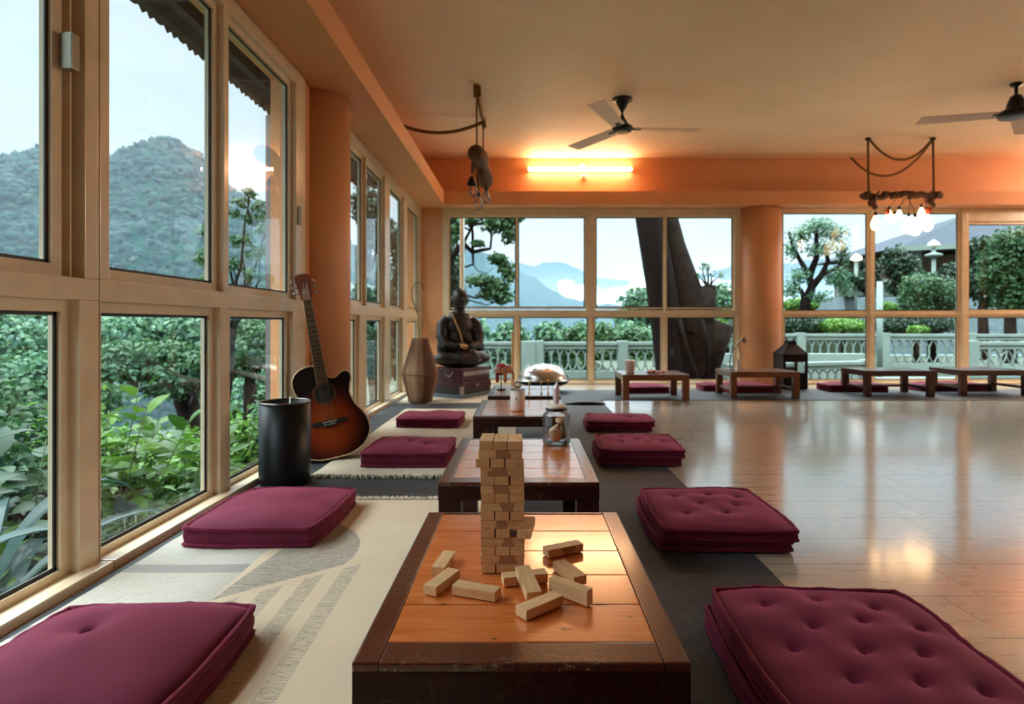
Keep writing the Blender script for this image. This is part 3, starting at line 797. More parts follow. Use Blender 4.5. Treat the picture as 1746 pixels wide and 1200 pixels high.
cushion('floor_cushion', 'farthest folded burgundy cushion right of the third centre table', .655, 4.17, .44, .36, .060, R(-3), [(-.35, .4), (.3, -.3)], .024, True, seed=8, z0=.0055)
cushion('floor_cushion', 'flat burgundy cushion under the leftmost low table at the back', 1.27, 6.42, .46, .40, .055, R(4), [(0, 0)], .03, seed=9, z0=.0055)
cushion('floor_cushion', 'burgundy cushion behind the low table in front of the pillar', 2.37, 6.45, .50, .38, .06, R(2), [], .035, seed=10, z0=.0055)
cushion('floor_cushion', 'small burgundy cushion peeking out left of the low table before the pillar', 2.02, 6.56, .20, .30, .055, R(0), [], .03, seed=14, z0=.0055)
cushion('floor_cushion', 'burgundy cushion under the left end of the third low table at the back', 3.55, 6.50, .62, .34, .06, R(-3), [], .03, seed=11, z0=.0055)
cushion('floor_cushion', 'pinkish burgundy cushion between the two dark low tables at the back', 4.62, 6.56, .75, .30, .06, R(0), [], .03, seed=12, z0=.0055)
# ------------------------------------------------------------ black bin
t = thing('waste_bin', 'tall glossy black cylindrical bin with thin rim, beside the guitar', 'bin', (-1.083, 2.70, .0055))
MB().lathe([(.0, .004), (.096, .004), (.104, .0), (.108, .012), (.110, .05), (.110, .365), (.105, .365), (.104, .05), (.0, .045)], 56).build('bin_body', 'black_lacquer', t)
mb = MB(); mb.tube([(.1085*math.cos(a*2*PI/56), .1085*math.sin(a*2*PI/56), .366) for a in range(56)], .0042, 8, closed=True); mb.build('rim', 'rim_metal', t)
MB().tube([(.02, .0, .30), (.012, .03, .385)], .003, 6).build('liner_string', 'white', t)

# ------------------------------------------------------------ guitar
t = thing('acoustic_guitar', 'sunburst acoustic guitar with cutaway leaning on the orange pillar', 'guitar', (-1.0, 3.15, .02))
t.rotation_mode = 'XYZ'
t.rotation_euler = (Euler((0, 0, R(24))).to_matrix() @ Euler((R(-11), 0, 0)).to_matrix() @ Euler((0, R(-9), 0)).to_matrix()).to_euler()
ctrl = [(0, 0), (.08, .004), (.15, .035), (.192, .09), (.198, .15), (.180, .205), (.150, .25), (.134, .29), (.130, .325), (.138, .36), (.150, .395), (.146, .425), (.122, .440), (.098, .432), (.072, .414), (.046, .414), (.030, .430), (.027, .462),
        (-.027, .488), (-.06, .492), (-.105, .478), (-.138, .445), (-.148, .405), (-.140, .36), (-.126, .32), (-.132, .28), (-.155, .235), (-.185, .19), (-.198, .14), (-.190, .085), (-.15, .035), (-.08, .004)]
def crom(P, k=4):
    n = len(P); out = []
    for i in range(n):
        a, b, c, d = P[i-1], P[i], P[(i+1) % n], P[(i+2) % n]
        for j in range(k):
            s = j/k
            out.append(tuple(.5*((2*b[q]) + (c[q]-a[q])*s + (2*a[q]-5*b[q]+4*c[q]-d[q])*s*s + (-a[q]+3*b[q]-3*c[q]+d[q])*s**3) for q in (0, 1)))
    return out
ol = crom(ctrl, 4)
gd = .048
mb = MB(); n = len(ol); c0 = (0., .18)
def ins(p, k): return (p[0]+(c0[0]-p[0])*k, p[1]+(c0[1]-p[1])*k)
front = [(x, -gd, z) for x, z in ol]; back = [(x, gd, z) for x, z in ol]
K = 12
vs_ = []; fs_ = []
for k in range(K):
    f = k/K
    for p in ol:
        q = ins(p, f); vs_.append((q[0], -gd - .004*math.sin(f*PI/2), q[1]))
vs_.append((c0[0], -gd-.004, c0[1]))
for k in range(K-1):
    for i in range(n):
        j = (i+1) % n; fs_.append((k*n+i, k*n+j, (k+1)*n+j, (k+1)*n+i))
for i in range(n): fs_.append(((K-1)*n+i, (K-1)*n+(i+1) % n, K*n))
mb._add(vs_, fs_, 0, True)
o = mb.build('soundboard', 'burst', t)
mb = MB(); mb._add(front + back, [(i, n+i, n+(i+1) % n, (i+1) % n) for i in range(n)], 0, True)
mb._add(back + [(0, gd+.006, .18)], [((i+1) % n, i, n) for i in range(n)], 0, True); recalc(mb.build('guitar_body', 'guitar_side', t))
mb = MB(); mb.tube([(x, -gd, z) for x, z in ol], .0030, 6, closed=True); mb.build('binding', 'binding', t)
zh = .335; yf = -gd-.0042
mb = MB(); mb.lathe([(0, 0), (.048, 0)], 40, cap=False)
h = mb.build('sound_hole', 'hole', t); h.rotation_euler = (PI/2, 0, 0); h.location = (0, yf-.0012, zh)
mb = MB()
for rr_ in (.050, .055, .058):
    mb.tube([(rr_*math.cos(a*PI/24), yf-.0005, zh+rr_*math.sin(a*PI/24)) for a in range(48)], .0009, 4, closed=True)
mb.build('rosette', 'rosette', t)
# fingerboard / neck / head
mb = MB()
def trap(y0, y1, z0, z1, w0, w1):
    v = [(-w0, y0, z0), (w0, y0, z0), (w1, y0, z1), (-w1, y0, z1), (-w0, y1, z0), (w0, y1, z0), (w1, y1, z1), (-w1, y1, z1)]
    mb._add(v, [(0, 1, 2, 3), (7, 6, 5, 4), (0, 4, 5, 1), (1, 5, 6, 2), (2, 6, 7, 3), (3, 7, 4, 0)])
trap(yf-.009, yf-.0005, .385, .845, .028, .0215)
fb = mb.build('fingerboard', 'fret', t)
mb = MB()
for i in range(1, 21):
    z = .845 - .65*(1 - 2**(-i/12.0))
    wv = .0215 + (.845-z)/.46*.0065
    mb.b2(-wv, wv, yf-.0105, yf-.009, z-.0007, z+.0007)
mb.b2(-.0225, .0225, yf-.012, yf-.002, .843, .849)
mb.build('fret_wire', 'string', fb)
mb = MB()
for sx in (-1, 1): mb.b2(sx*.0, sx*.0015, yf-.0092, yf-.001, .385, .845)
mb = MB()
for s_ in (-1, 1):
    mb.tube([(s_*.028, yf-.006, .385), (s_*.0215, yf-.006, .845)], .0016, 5)
mb.build('fingerboard_edge', 'binding', fb)
mb = MB(); P = []
for k in range(13):
    z = .47 + (.85-.47)*k/12; r = .021 if k > 1 else .026
    P.append([(r*math.cos(PI*j/8), yf + .0 + .022*math.sin(PI*j/8), z) for j in range(9)])
mb.grid(P); mb.build('neck', 'head', t)
mb = MB(); hp = crom([(-.022, .845), (-.030, .875), (-.036, .93), (-.039, .975), (-.030, .992), (0, .997), (.030, .992), (.039, .975), (.036, .93), (.030, .875), (.022, .845)], 3)
mb.prism(hp, lambda u, v: (u, yf-.004+(v-.845)*.16, v), lambda u, v: (u, yf+.012+(v-.845)*.16, v)); o = mb.build('headstock', 'head', t); recalc(o)
for s_ in (-1, 1):
    for q in range(3):
        z = .885 + .034*q; y = yf+.003+(z-.845)*.16
        MB().tube([(s_*.034, y, z), (s_*.050, y, z)], .0028, 6).ell((s_*.056, y, z), (.007, .004, .009), None, 10, 6).build('tuning_peg', 'rim_metal', o)
        MB().ell((s_*.018, y-.008, z), (.004, .005, .004), None, 8, 5).build('string_post', 'rim_metal', o)
mb = MB(); bp = crom([(-.088, .178), (-.088, .198), (-.03, .196), (.03, .196), (.088, .202), (.088, .182), (.045, .180), (.025, .166), (0, .161), (-.025, .166), (-.045, .178)], 3)
bp = [(-.088, .176), (-.088, .196), (.088, .196), (.088, .176), (.045, .176), (.028, .166), (.012, .160), (-.012, .160), (-.028, .166), (-.045, .176)]
mb.prism(bp, lambda u, v: (u, yf-.0075, v), lambda u, v: (u, yf+.001, v)); br = mb.build('bridge', 'hole', t); recalc(br)
mb = MB(); mb.b2(-.037, .037, yf-.011, yf-.007, .1865, .1885)
for i in range(6):
    x = -.0275+.011*i; mb.ell((x, yf-.009, .174+.002*((i % 2))), (.0027, .003, .0027), None, 8, 5)
mb.build('bridge_pin', 'white', br)
mb = MB()
for i in range(6):
    f = -1+2*i/5; mb.tube([(f*.0275, yf-.010, .187), (f*.0175, yf-.0125, .848), (f*.012, yf-.004, .90+.02*(i % 3))], .00055, 4)
mb.build('guitar_string', 'string', t)

# ------------------------------------------------------------ tall vase with reeds
t = thing('floor_vase', 'tall tapered vase of striped bark panels by the left windows', 'vase', (-.962, 5.50, .0055))
prof = [(.10, 0), (.108, .004), (.118, .06), (.135, .12), (.152, .19), (.163, .25), (.164, .275), (.155, .31), (.135, .38), (.11, .46), (.088, .53), (.074, .585), (.068, .590), (.066, .585), (.08, .52), (.10, .45)]
MB().lathe(prof, 48).build('vase_body', 'vase', t)
mb = MB(); mb.tube([(.166*math.cos(a*PI/24), .166*math.sin(a*PI/24), .262) for a in range(48)], .004, 6, closed=True); mb.build('binding_cord', 'rope', t)
t2 = thing('dry_reeds', 'bent dry reeds and a looping green stem rising from the tall vase', 'reeds', (-.962, 5.50, .08))
mb = MB()
for (dx, dy, hh, lean, r) in ((.0, .0, .98, .03, .006), (.02, .01, .93, -.02, .007), (-.02, .02, .80, .05, .005), (.03, -.02, .72, .07, .005)):
    mb.tube([(dx+lean*s*s + .008*math.sin(5*s+dx*90), dy, hh*s) for s in [i/12 for i in range(13)]], [r*(1-.5*i/12) for i in range(13)], 6)
mb.build('stem', 'grass_dry', t2)
mb = MB(); pts = [(0, .02, .1), (-.01, .02, .5), (-.02, .02, .72), (-.075, .02, .86), (-.085, .02, .96), (-.04, .02, 1.03), (.01, .02, 1.02), (.03, .02, .96)]
mb.tube(pts, .0045, 6)
mb.build('stem', 'reed_green', t2)

# ------------------------------------------------------------ stacked suitcases and the statue
def trunk(label, z0, hh, sx=1., base=False, upper=False):
    ang = R(60); fx = .50*sx; fy = .40*sx
    t = thing('suitcase', label, 'suitcase', (-.603, 5.71, z0), (0, 0, ang-PI*0))
    # local x runs along the right face (away), local y along the left face
    if base:
        MB().b2(-.01, fx+.01, -.01, fy+.01, 0, .035, 0, .003).build('plinth', 'grey_base', t)
    zb = .035 if base else .0
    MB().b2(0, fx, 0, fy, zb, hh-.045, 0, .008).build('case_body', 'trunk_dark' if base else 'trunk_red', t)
    lid = MB().b2(-.004, fx+.004, -.004, fy+.004, hh-.045, hh, 0, .010).build('lid', 'trunk_red', t)
    if upper:
        MB().b2(.02, fx-.02, -.008, -.003, hh-.075, hh-.035, 0, .001).build('metal_band', 'trim_metal', t)
    else:
        MB().b2(.20, fx-.01, -.008, -.003, hh-.065, hh-.035, 0, .001).build('metal_band', 'trunk_red', t)
        MB().b2(-.006, .03, -.007, .02, zb, hh-.04, 0, .002).build('corner_guard', 'trim_metal', t)
        MB().b2(fx-.03, fx+.006, -.007, .02, zb, hh-.04, 0, .002).build('corner_guard', 'trim_metal', t)
    MB().b2(fx*.5-.02, fx*.5+.02, -.013, -.003, hh-.055, hh-.03, 0, .002).build('clasp', 'trim_metal', t)
    if upper:
        MB().tube([(-.004, .15+.045*math.cos(a), hh-.035-.045*math.sin(a)) if True else 0 for a in [PI*i/12 for i in range(13)]], .005, 6).build('carry_handle', 'trim_metal', t)
    return t
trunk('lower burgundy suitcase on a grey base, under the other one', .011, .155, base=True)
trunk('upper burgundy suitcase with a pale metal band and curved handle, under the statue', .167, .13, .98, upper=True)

def remeshed(name, mb, mat, parent, vox=.009, sm=4):
    o = mb.build(name, mat, parent)
    m = o.modifiers.new('r', 'REMESH'); m.mode = 'VOXEL'; m.voxel_size = vox; m.use_smooth_shade = True
    m2 = o.modifiers.new('s', 'SMOOTH'); m2.factor = .5; m2.iterations = sm
    return o
t = thing('seated_statue', 'dark stone statue of a seated robed monk on the stacked suitcases', 'statue', (-.655, 6.03, .298), (0, 0, R(24)))
mb = MB()
# crossed legs and robe base (facing -Y)
mb.ell((0, -.03, .055), (.27, .20, .062)); mb.ell((-.17, -.09, .085), (.13, .10, .062), (0, 0, R(-18))); mb.ell((.17, -.09, .085), (.13, .10, .062), (0, 0, R(18)))
mb.tube([(-.20, -.10, .10), (-.05, -.19, .085), (.10, -.17, .09), (.20, -.08, .10)], [.05, .055, .055, .05], 12)
mb.tube([(.22, -.10, .10), (.08, -.17, .12), (-.08, -.14, .12)], [.05, .05, .04], 12)
mb.ell((0, .03, .16), (.165, .13, .12)); mb.ell((0, .035, .27), (.15, .115, .16)); mb.ell((0, .03, .40), (.155, .105, .12)); mb.ell((0, .03, .47), (.145, .085, .065))
mb.tube([(-.12, .03, .475), (-.175, .02, .42), (-.195, -.02, .30), (-.165, -.08, .215), (-.06, -.15, .20)], [.055, .062, .056, .05, .034], 14)
mb.tube([(.12, .03, .475), (.175, .02, .42), (.195, -.02, .30), (.165, -.08, .215), (.06, -.15, .19)], [.055, .062, .056, .05, .034], 14)
mb.tube([(-.18, -.02, .28), (-.20, -.03, .19), (-.21, -.03, .12)], [.05, .05, .03], 10); mb.tube([(.18, -.02, .28), (.20, -.03, .19), (.21, -.03, .12)], [.05, .05, .03], 10)
mb.tube([(0, .02, .50), (0, .005, .60)], [.058, .052], 12)
# head
mb.ell((0, -.005, .68), (.084, .094, .104)); mb.ell((0, -.035, .632), (.055, .05, .052)); mb.ell((0, .01, .772), (.034, .034, .022)); mb.ell((0, .03, .515), (.11, .075, .05))
mb.tube([(0, -.088, .695), (0, -.103, .655)], [.008, .015], 8)
mb.ell((-.084, .005, .665), (.012, .018, .038)); mb.ell((.084, .005, .665), (.012, .018, .038))
mb.ell((0, -.086, .626), (.022, .01, .007)); mb.ell((0, -.078, .598), (.022, .018, .016))
mb.ell((-.03, -.078, .712), (.024, .012, .007)); mb.ell((.03, -.078, .712), (.024, .012, .007)); mb.ell((-.03, -.080, .69), (.016, .01, .008)); mb.ell((.03, -.080, .69), (.016, .01, .008))
# robe folds: shoulder band and lap folds
for i in range(5):
    f = i*.030
    mb.tube([(-.13+f, -.03, .50-f*.2), (-.08+f, -.082, .40-f*.3), (.0+f*.8, -.100, .30-f*.3), (.09+f*.3, -.10, .22)], [.007]*4, 6)
for i in range(4):
    mb.tube([(-.22, -.12+.02*i, .09+.02*i), (-.05, -.225+.03*i, .06+.025*i), (.12, -.225+.035*i, .06+.025*i), (.24, -.12+.02*i, .09+.02*i)], [.008]*4, 6)
remeshed('statue_body', mb, 'stone_dark', t, .0065, 2)
mb = MB(); mb.ell((-.015, -.185, .205), (.038, .03, .030))
for i in range(4): mb.tube([(-.05+.018*i, -.20, .222-.004*i), (-.046+.018*i, -.218, .205), (-.04+.018*i, -.205, .186)], [.009, .0095, .008], 8)
mb.tube([(-.05, -.18, .215), (-.058, -.195, .235)], [.010, .008], 8)
remeshed('hand', mb, 'tan_wood', t, .003, 1)
t2 = thing('wooden_stick', 'slender tan stick held upright in the hand of the dark statue', 'stick', (0, 0, 0))
W_ = Matrix.Translation((-.655, 6.03, .298)) @ Euler((0, 0, R(24))).to_matrix().to_4x4()
mb = MB(); mb.tube([W_ @ Vector(p) for p in ((-.02, -.185, .19), (-.045, -.165, .32), (-.10, -.10, .50), (-.105, -.06, .525), (-.09, .0, .53))], [.007, .007, .007, .007, .005], 8)
t2.location = (0, 0, 0)
o = mb.build('stick_shaft', 'tan_wood', t2)
# make it a single top-level mesh
o.parent = None; o.name = 'wooden_stick_tmp'; tag(o, t2['label'], t2['category']); bpy.data.objects.remove(t2); o.name = 'wooden_stick'

# ------------------------------------------------------------ handpan on its ring
t = thing('handpan_drum', 'shiny steel handpan drum with domed top before the back window', 'drum', (.20, 6.42, .0055))
mb = MB(); pr = [(0, .235), (.03, .236), (.06, .230)] 
pr = [(.0, .052)] + [(.275*math.sin(a), .115 - .075*math.cos(a)) for a in [PI/2*i/8 for i in range(1, 9)]]
mb.lathe(pr, 56, cap=False)
mb.build('lower_shell', 'black_metal', t)
mb = MB(); mb.lathe([(.275, .115), (.285, .118), (.285, .124), (.272, .128)] + [(.272*math.cos(a)**.9, .128 + .165*math.sin(a)) for a in [PI/2*i/12 for i in range(1, 12)]] + [(.0, .293)], 56, cap=False)
up = mb.build('upper_shell', 'steel', t)
for i in range(8):
    a = 2*PI*i/8 + .2; mb = MB(); mb.lathe([(.034, 0), (.028, .003), (0, -.004)], 20, sx=1., sy=.75, cap=False)
    o = mb.build('tone_field', 'steel', up); zz = .128+.165*math.sin(math.acos(.17/.272)); o.location = (.18*math.cos(a), .18*math.sin(a), zz+.006)
    o.rotation_euler = (0, R(33), a)
MB().lathe([(.028, 0), (.02, .006), (0, .007)], 20, (0, 0, .291)).build('centre_dimple', 'steel', up)
MB().tube([(.15*math.cos(a*PI/16), .15*math.sin(a*PI/16), .02+.0) for a in range(32)], .018, 8, closed=True).build('ring_stand', 'black_metal', t)

# bamboo staff by the mullion
mb = MB(); pts = [(-.148, 7.10, .0), (-.146, 7.12, .22), (-.145, 7.14, .43), (-.144, 7.16, .64)]
mb.tube(pts, .017, 10)
for z in (.2, .42, .6): mb.tube([(-.146, 7.10+.09*z, z), (-.146, 7.101+.09*z, z+.01)], .019, 10)
tag(mb.build('bamboo_staff', 'tan_wood'), 'short upright bamboo staff against the window mullion behind the painted elephant', 'staff')

# ------------------------------------------------------------ painted elephant on a rod
t = thing('elephant_figurine', 'small painted elephant figurine with red saddle on a black rod', 'figurine', (-.155, 3.93, .2905))
MB().tube([(.0, 0, .0), (.0, 0, .05)], .004, 8).lathe([(.03, 0), (.03, .006), (.0, .008)], 20).build('rod_stand', 'black_metal', t)
def ele_mat():
    q = NT('painted_elephant'); c = q.co(); x, y, z = q.sep(c)
    k = q.mix(q.rr(q.noise(c, 60, 3, .6), .45, .55, 0, 1), lin((150, 96, 66)), lin((196, 150, 100)))
    k = q.mix(q.math('GREATER_THAN', z, .145), k, q.mix(q.rr(q.noise(c, 90, 2, .6), .48, .52, 0, 1), lin((170, 52, 58)), lin((206, 110, 110))))
    k = q.mix(q.math('MULTIPLY', q.math('LESS_THAN', z, .115), q.math('LESS_THAN', x, -.0)), k, lin((128, 44, 48)))
    q.set(color=k, rough=.45); return q.m
mb = MB(); mb.ell((0, 0, .13), (.042, .030, .034)); mb.ell((.048, 0, .135), (.024, .024, .028)); mb.ell((.03, -.026, .132), (.018, .006, .024)); mb.ell((.03, .026, .132), (.018, .006, .024))
mb.tube([(.066, 0, .13), (.078, 0, .10), (.080, 0, .07), (.074, 0, .052)], [.012, .009, .007, .005], 8)
for sx in (-.026, .026):
    for sy in (-.016, .016): mb.tube([(sx, sy, .12), (sx, sy, .05)], [.014, .011], 8)
mb.ell((-.002, 0, .160), (.034, .026, .016)); mb.tube([(-.042, 0, .14), (-.052, 0, .10)], [.004, .003], 6)
mb.b2(-.004, .004, -.004, .004, .04, .11)
remeshed('elephant_body', mb, ele_mat(), t, .003, 2)

# brass rack on the far centre table
t = thing('brass_rack', 'thin brass rack of three upright stick holders on the farthest centre table', 'holder', (.09, 3.72, .2905))
MB().tube([(-.11, 0, .028), (.07, 0, .028)], .0018, 6).b2(-.115, -.105, -.02, .02, 0, .004).build('rail', 'brass', t)
for x, hh in ((-.063, .07), (.012, .078), (.055, .088)):
    MB().lathe([(.010, 0), (.008, .004), (.003, .006), (.0028, hh-.02), (.006, hh-.016), (.007, hh), (.0, hh)], 14, (x, 0, 0)).build('holder_post', 'brass', t)

# white candle jar with glass lid
t = thing('candle_jar', 'white ceramic candle jar with a clear glass lid on the third centre table', 'jar', (-.0365, 2.99, .2905))
MB().lathe([(.0, 0), (.034, 0), (.037, .004), (.037, .098), (.034, .102), (.032, .098), (.032, .01), (0, .008)], 36).build('jar_body', 'candle', t)
l = MB().lathe([(.036, .103), (.034, .108), (.016, .112), (.012, .116)], 30).build('glass_lid', 'jar', t)
MB().lathe([(.004, .112), (.018, .120), (.022, .130), (.014, .142), (0, .145)], 24).build('lid_knob', 'jar', l)
MB().ell((-.006, -.0365, .062), (.003, .0014, .008), None, 8, 6).build('emblem', 'rim_metal', t)

# glass jar with shells, on the second table
JX, JY = .1135, 2.16
t = thing('glass_jar', 'clear glass jar with black-ringed lid and pale crystal knob on the second centre table', 'jar', (JX, JY, .2905))
MB().lathe([(0, .0), (.046, .0), (.0495, .004), (.0495, .100), (.045, .110), (.036, .114), (.036, .122)], 44, cap=False).build('jar_glass', 'jar', t)
MB().lathe([(.0, .004), (.045, .004), (.045, .009), (0, .009)], 36).build('glass_base', 'jar', t)
l = MB().lathe([(.0, .128), (.036, .128), (.038, .134), (.032, .139), (.014, .143), (.0, .144)], 36).build('lid', 'candle', t)
MB().lathe([(.034, .120), (.039, .121), (.039, .128), (.034, .129)], 36, cap=False).build('seal_ring', 'black_metal', l)
mb = MB(); vsx = []
hx = [(.0125*math.cos(2*PI*i/6+.3), .0125*math.sin(2*PI*i/6+.3)) for i in range(6)]
P6 = [(x*.7, y*.7, .143) for x, y in hx] + [(x, y, .160) for x, y in hx] + [(x, y, .200) for x, y in hx] + [(.003, .001, .226)]
mb._add(P6, [(i, (i+1) % 6, 6+(i+1) % 6, 6+i) for i in range(6)] + [(6+i, 6+(i+1) % 6, 12+(i+1) % 6, 12+i) for i in range(6)] + [(12+i, 12+(i+1) % 6, 18) for i in range(6)])
mb.build('crystal_knob', 'crystal', l)
mb = MB(); mb.ell((0, 0, 0), (.024, .020, .024), (0, 0, 0), 24, 18)
o = mb.build('seashell', 'shell', loc=(JX-.004, JY-.020, .2905+.0335)); tag(o, 'rounded cream seashell at the front of the glass jar', 'shell')
mb = MB(); mb.lathe([(0, 0), (.010, .008), (.016, .022), (.012, .04), (.006, .055), (0, .062)], 20)
o = mb.build('seashell', 'shell', loc=(JX-.025, JY+.014, .2905+.02), rot=(R(10), R(34), 0)); tag(o, 'long pale spiral shell leaning left inside the glass jar', 'shell')
mb = MB(); mb.ell((0, 0, 0), (.017, .016, .03), (0, 0, 0), 18, 12)
o = mb.build('pebble', 'pebble', loc=(JX+.022, JY+.010, .2905+.041), rot=(0, R(8), 0)); tag(o, 'dark olive pebble at the right inside the glass jar', 'pebble')
mb = MB(); mb.ell((0, 0, 0), (.015, .013, .012), (0, 0, 0), 18, 12)
o = mb.build('pebble', 'shell', loc=(JX+.012, JY+.004, .2905+.083)); tag(o, 'small pale pebble topmost inside the glass jar', 'pebble')

# ------------------------------------------------------------ things on the back tables
t = thing('glass_tumbler', 'cut-glass tumbler candle holder on the low table left of the pillar', 'glass', (1.02, 5.80, .2505))
MB().lathe([(0, 0), (.036, 0), (.040, .004), (.052, .11), (.058, .122), (.050, .118), (.044, .10), (.034, .01), (0, .008)], 24).build('tumbler_glass', 'candle', t)
MB().lathe([(0, .012), (.03, .012), (.034, .07), (0, .07)], 24).build('wax', 'candle', t)
for i, (x, y, r) in enumerate(((1.19, 5.72, .022), (1.235, 5.76, .026), (1.275, 5.72, .018), (1.335, 5.78, .016))):
    o = MB().ell((0, 0, 0), (r*1.3, r, r*.7), None, 14, 8).build('pebble', 'beads', loc=(x, y, .2505+r*.68), rot=(0, 0, i))
    tag(o, ['leftmost reddish pebble on the low table left of the pillar', 'larger reddish pebble, second from left on that low table', 'reddish pebble, third from left beside the tumbler', 'small rightmost reddish pebble beside the tumbler'][i], 'pebble', 'pebbles on the low table')
t = thing('curved_lamp', 'thin curved metal desk stand with a round head on the low table by the pillar', 'lamp', (2.065, 6.0, .2625))
MB().lathe([(.045, 0), (.045, .008), (.0, .012)], 24).build('base', 'rim_metal', t)
pts = [(.0, 0, .01), (-.012, 0, .08), (.0, 0, .15), (.035, 0, .22), (.075, 0, .275), (.115, 0, .315)]
MB().tube(pts, [.005, .006, .007, .008, .008, .006], 8, flat=1.5).build('arm', 'rim_metal', t)
hd = MB().lathe([(.0, 0), (.026, .0), (.028, .010), (.0, .016)], 20).build('lamp_head', 'walnut', t, loc=(.13, -.01, .30), rot=(R(70), R(10), 0))
MB().lathe([(.0, 0), (.012, .0), (.010, -.006), (.0, -.008)], 12).build('button', 'brass', t, loc=(.135, -.02, .26), rot=(R(70), 0, 0))
mb = MB(); mb._add([(-.028, 0, 0), (.028, 0, 0), (.02, .05, .115), (-.018, .05, .115), (-.028, .075, 0), (.028, .075, 0)], [(0, 1, 2, 3), (5, 4, 3, 2), (0, 3, 4), (1, 5, 2), (0, 4, 5, 1)])
tag(mb.build('folded_card', 'paper', loc=(2.065+.045, 5.86, .2625)), 'small folded white card standing by the curved stand', 'card')

# lantern
t = thing('floor_lantern', 'black metal lantern with pitched cap standing against the right side of the pillar', 'lantern', (2.98, 6.72, .0055))
fr = MB()
a = .135; hh = .385
for sx in (-1, 1):
    for sy in (-1, 1): fr.b2(sx*a, sx*(a-.022), sy*a, sy*(a-.022), 0, hh)
for z in (0, hh-.03):
    fr.b2(-a, a, -a, -a+.016, z, z+.03); fr.b2(-a, a, a-.016, a, z, z+.03); fr.b2(-a, -a+.016, -a, a, z, z+.03); fr.b2(a-.016, a, -a, a, z, z+.03)
fr.b2(-a, a, -a, a, -.0, .012)
for s_ in (-1, 1):
    fr.b2(-a, a, s_*(a-.004), s_*(a-.010), .16, .175); fr.b2(s_*(a-.004), s_*(a-.010), -a, a, .16, .175)
    fr.b2(-.006, .006, s_*(a-.004), s_*(a-.010), .0, hh)
fr.build('lantern_frame', 'black_metal', t)
for nm_, q_ in (('side_panel', (-a+.002, -a+.008, -a+.02, a-.02, .0, hh)), ('lower_panel', (-a+.02, a-.02, -a+.002, -a+.008, .0, .16)), ('upper_panel', (-a+.02, a-.02, -a+.002, -a+.008, .30, hh)), ('rear_panel', (-a+.02, a-.02, a-.008, a-.002, .0, .22))):
    MB().b2(*q_).build(nm_, 'black_metal', t)
def pyr(z0, z1, a0, a1): return [(-a0, -a0, z0), (a0, -a0, z0), (a0, a0, z0), (-a0, a0, z0), (-a1, -a1, z1), (a1, -a1, z1), (a1, a1, z1), (-a1, a1, z1)]
mb = MB(); mb._add(pyr(hh, hh+.11, a+.008, .048), [(0, 3, 2, 1), (4, 5, 6, 7), (0, 1, 5, 4), (1, 2, 6, 5), (2, 3, 7, 6), (3, 0, 4, 7)])
mb._add(pyr(hh+.11, hh+.145, .05, .045), [(0, 3, 2, 1), (4, 5, 6, 7), (0, 1, 5, 4), (1, 2, 6, 5), (2, 3, 7, 6), (3, 0, 4, 7)])
mb.build('lantern_cap', 'black_metal', t)
mb = MB()
for s_ in (-1, 1): mb.tube([(s_*.035, 0, hh+.14), (s_*.04, 0, hh+.165), (s_*.062, 0, hh+.19)], [.012, .010, .005], 8)
mb.build('carry_handle', 'black_metal', t)
gl = MB()
for s_ in (-1, 1):
    gl._add([(-a+.02, s_*(a-.014), .03), (a-.02, s_*(a-.014), .03), (a-.02, s_*(a-.014), hh-.03), (-a+.02, s_*(a-.014), hh-.03)], [(0, 1, 2, 3)])
gl.build('lantern_glass', 'jar', t)
tag(MB().lathe([(0, 0), (.035, 0), (.035, .14), (.0, .138)], 20).build('pillar_candle', 'candle', loc=(2.98, 6.72, .0185)), 'white pillar candle inside the black lantern', 'candle')

# socket plate on the pillar
t = thing('wall_socket', 'cream square socket plate on the orange pillar', 'socket', (2.612, 7.18, .34), (0, 0, 0))
MB().b2(-.05, .05, -.012, .006, -.055, .055, 0, .004).build('plate', 'plate', t)
mb = MB()
for x, z in ((0, .02), (-.014, -.012), (.014, -.012)): mb.b2(x-.004, x+.004, -.0135, -.011, z-.004, z+.004)
mb.build('socket_hole', 'hole', t)
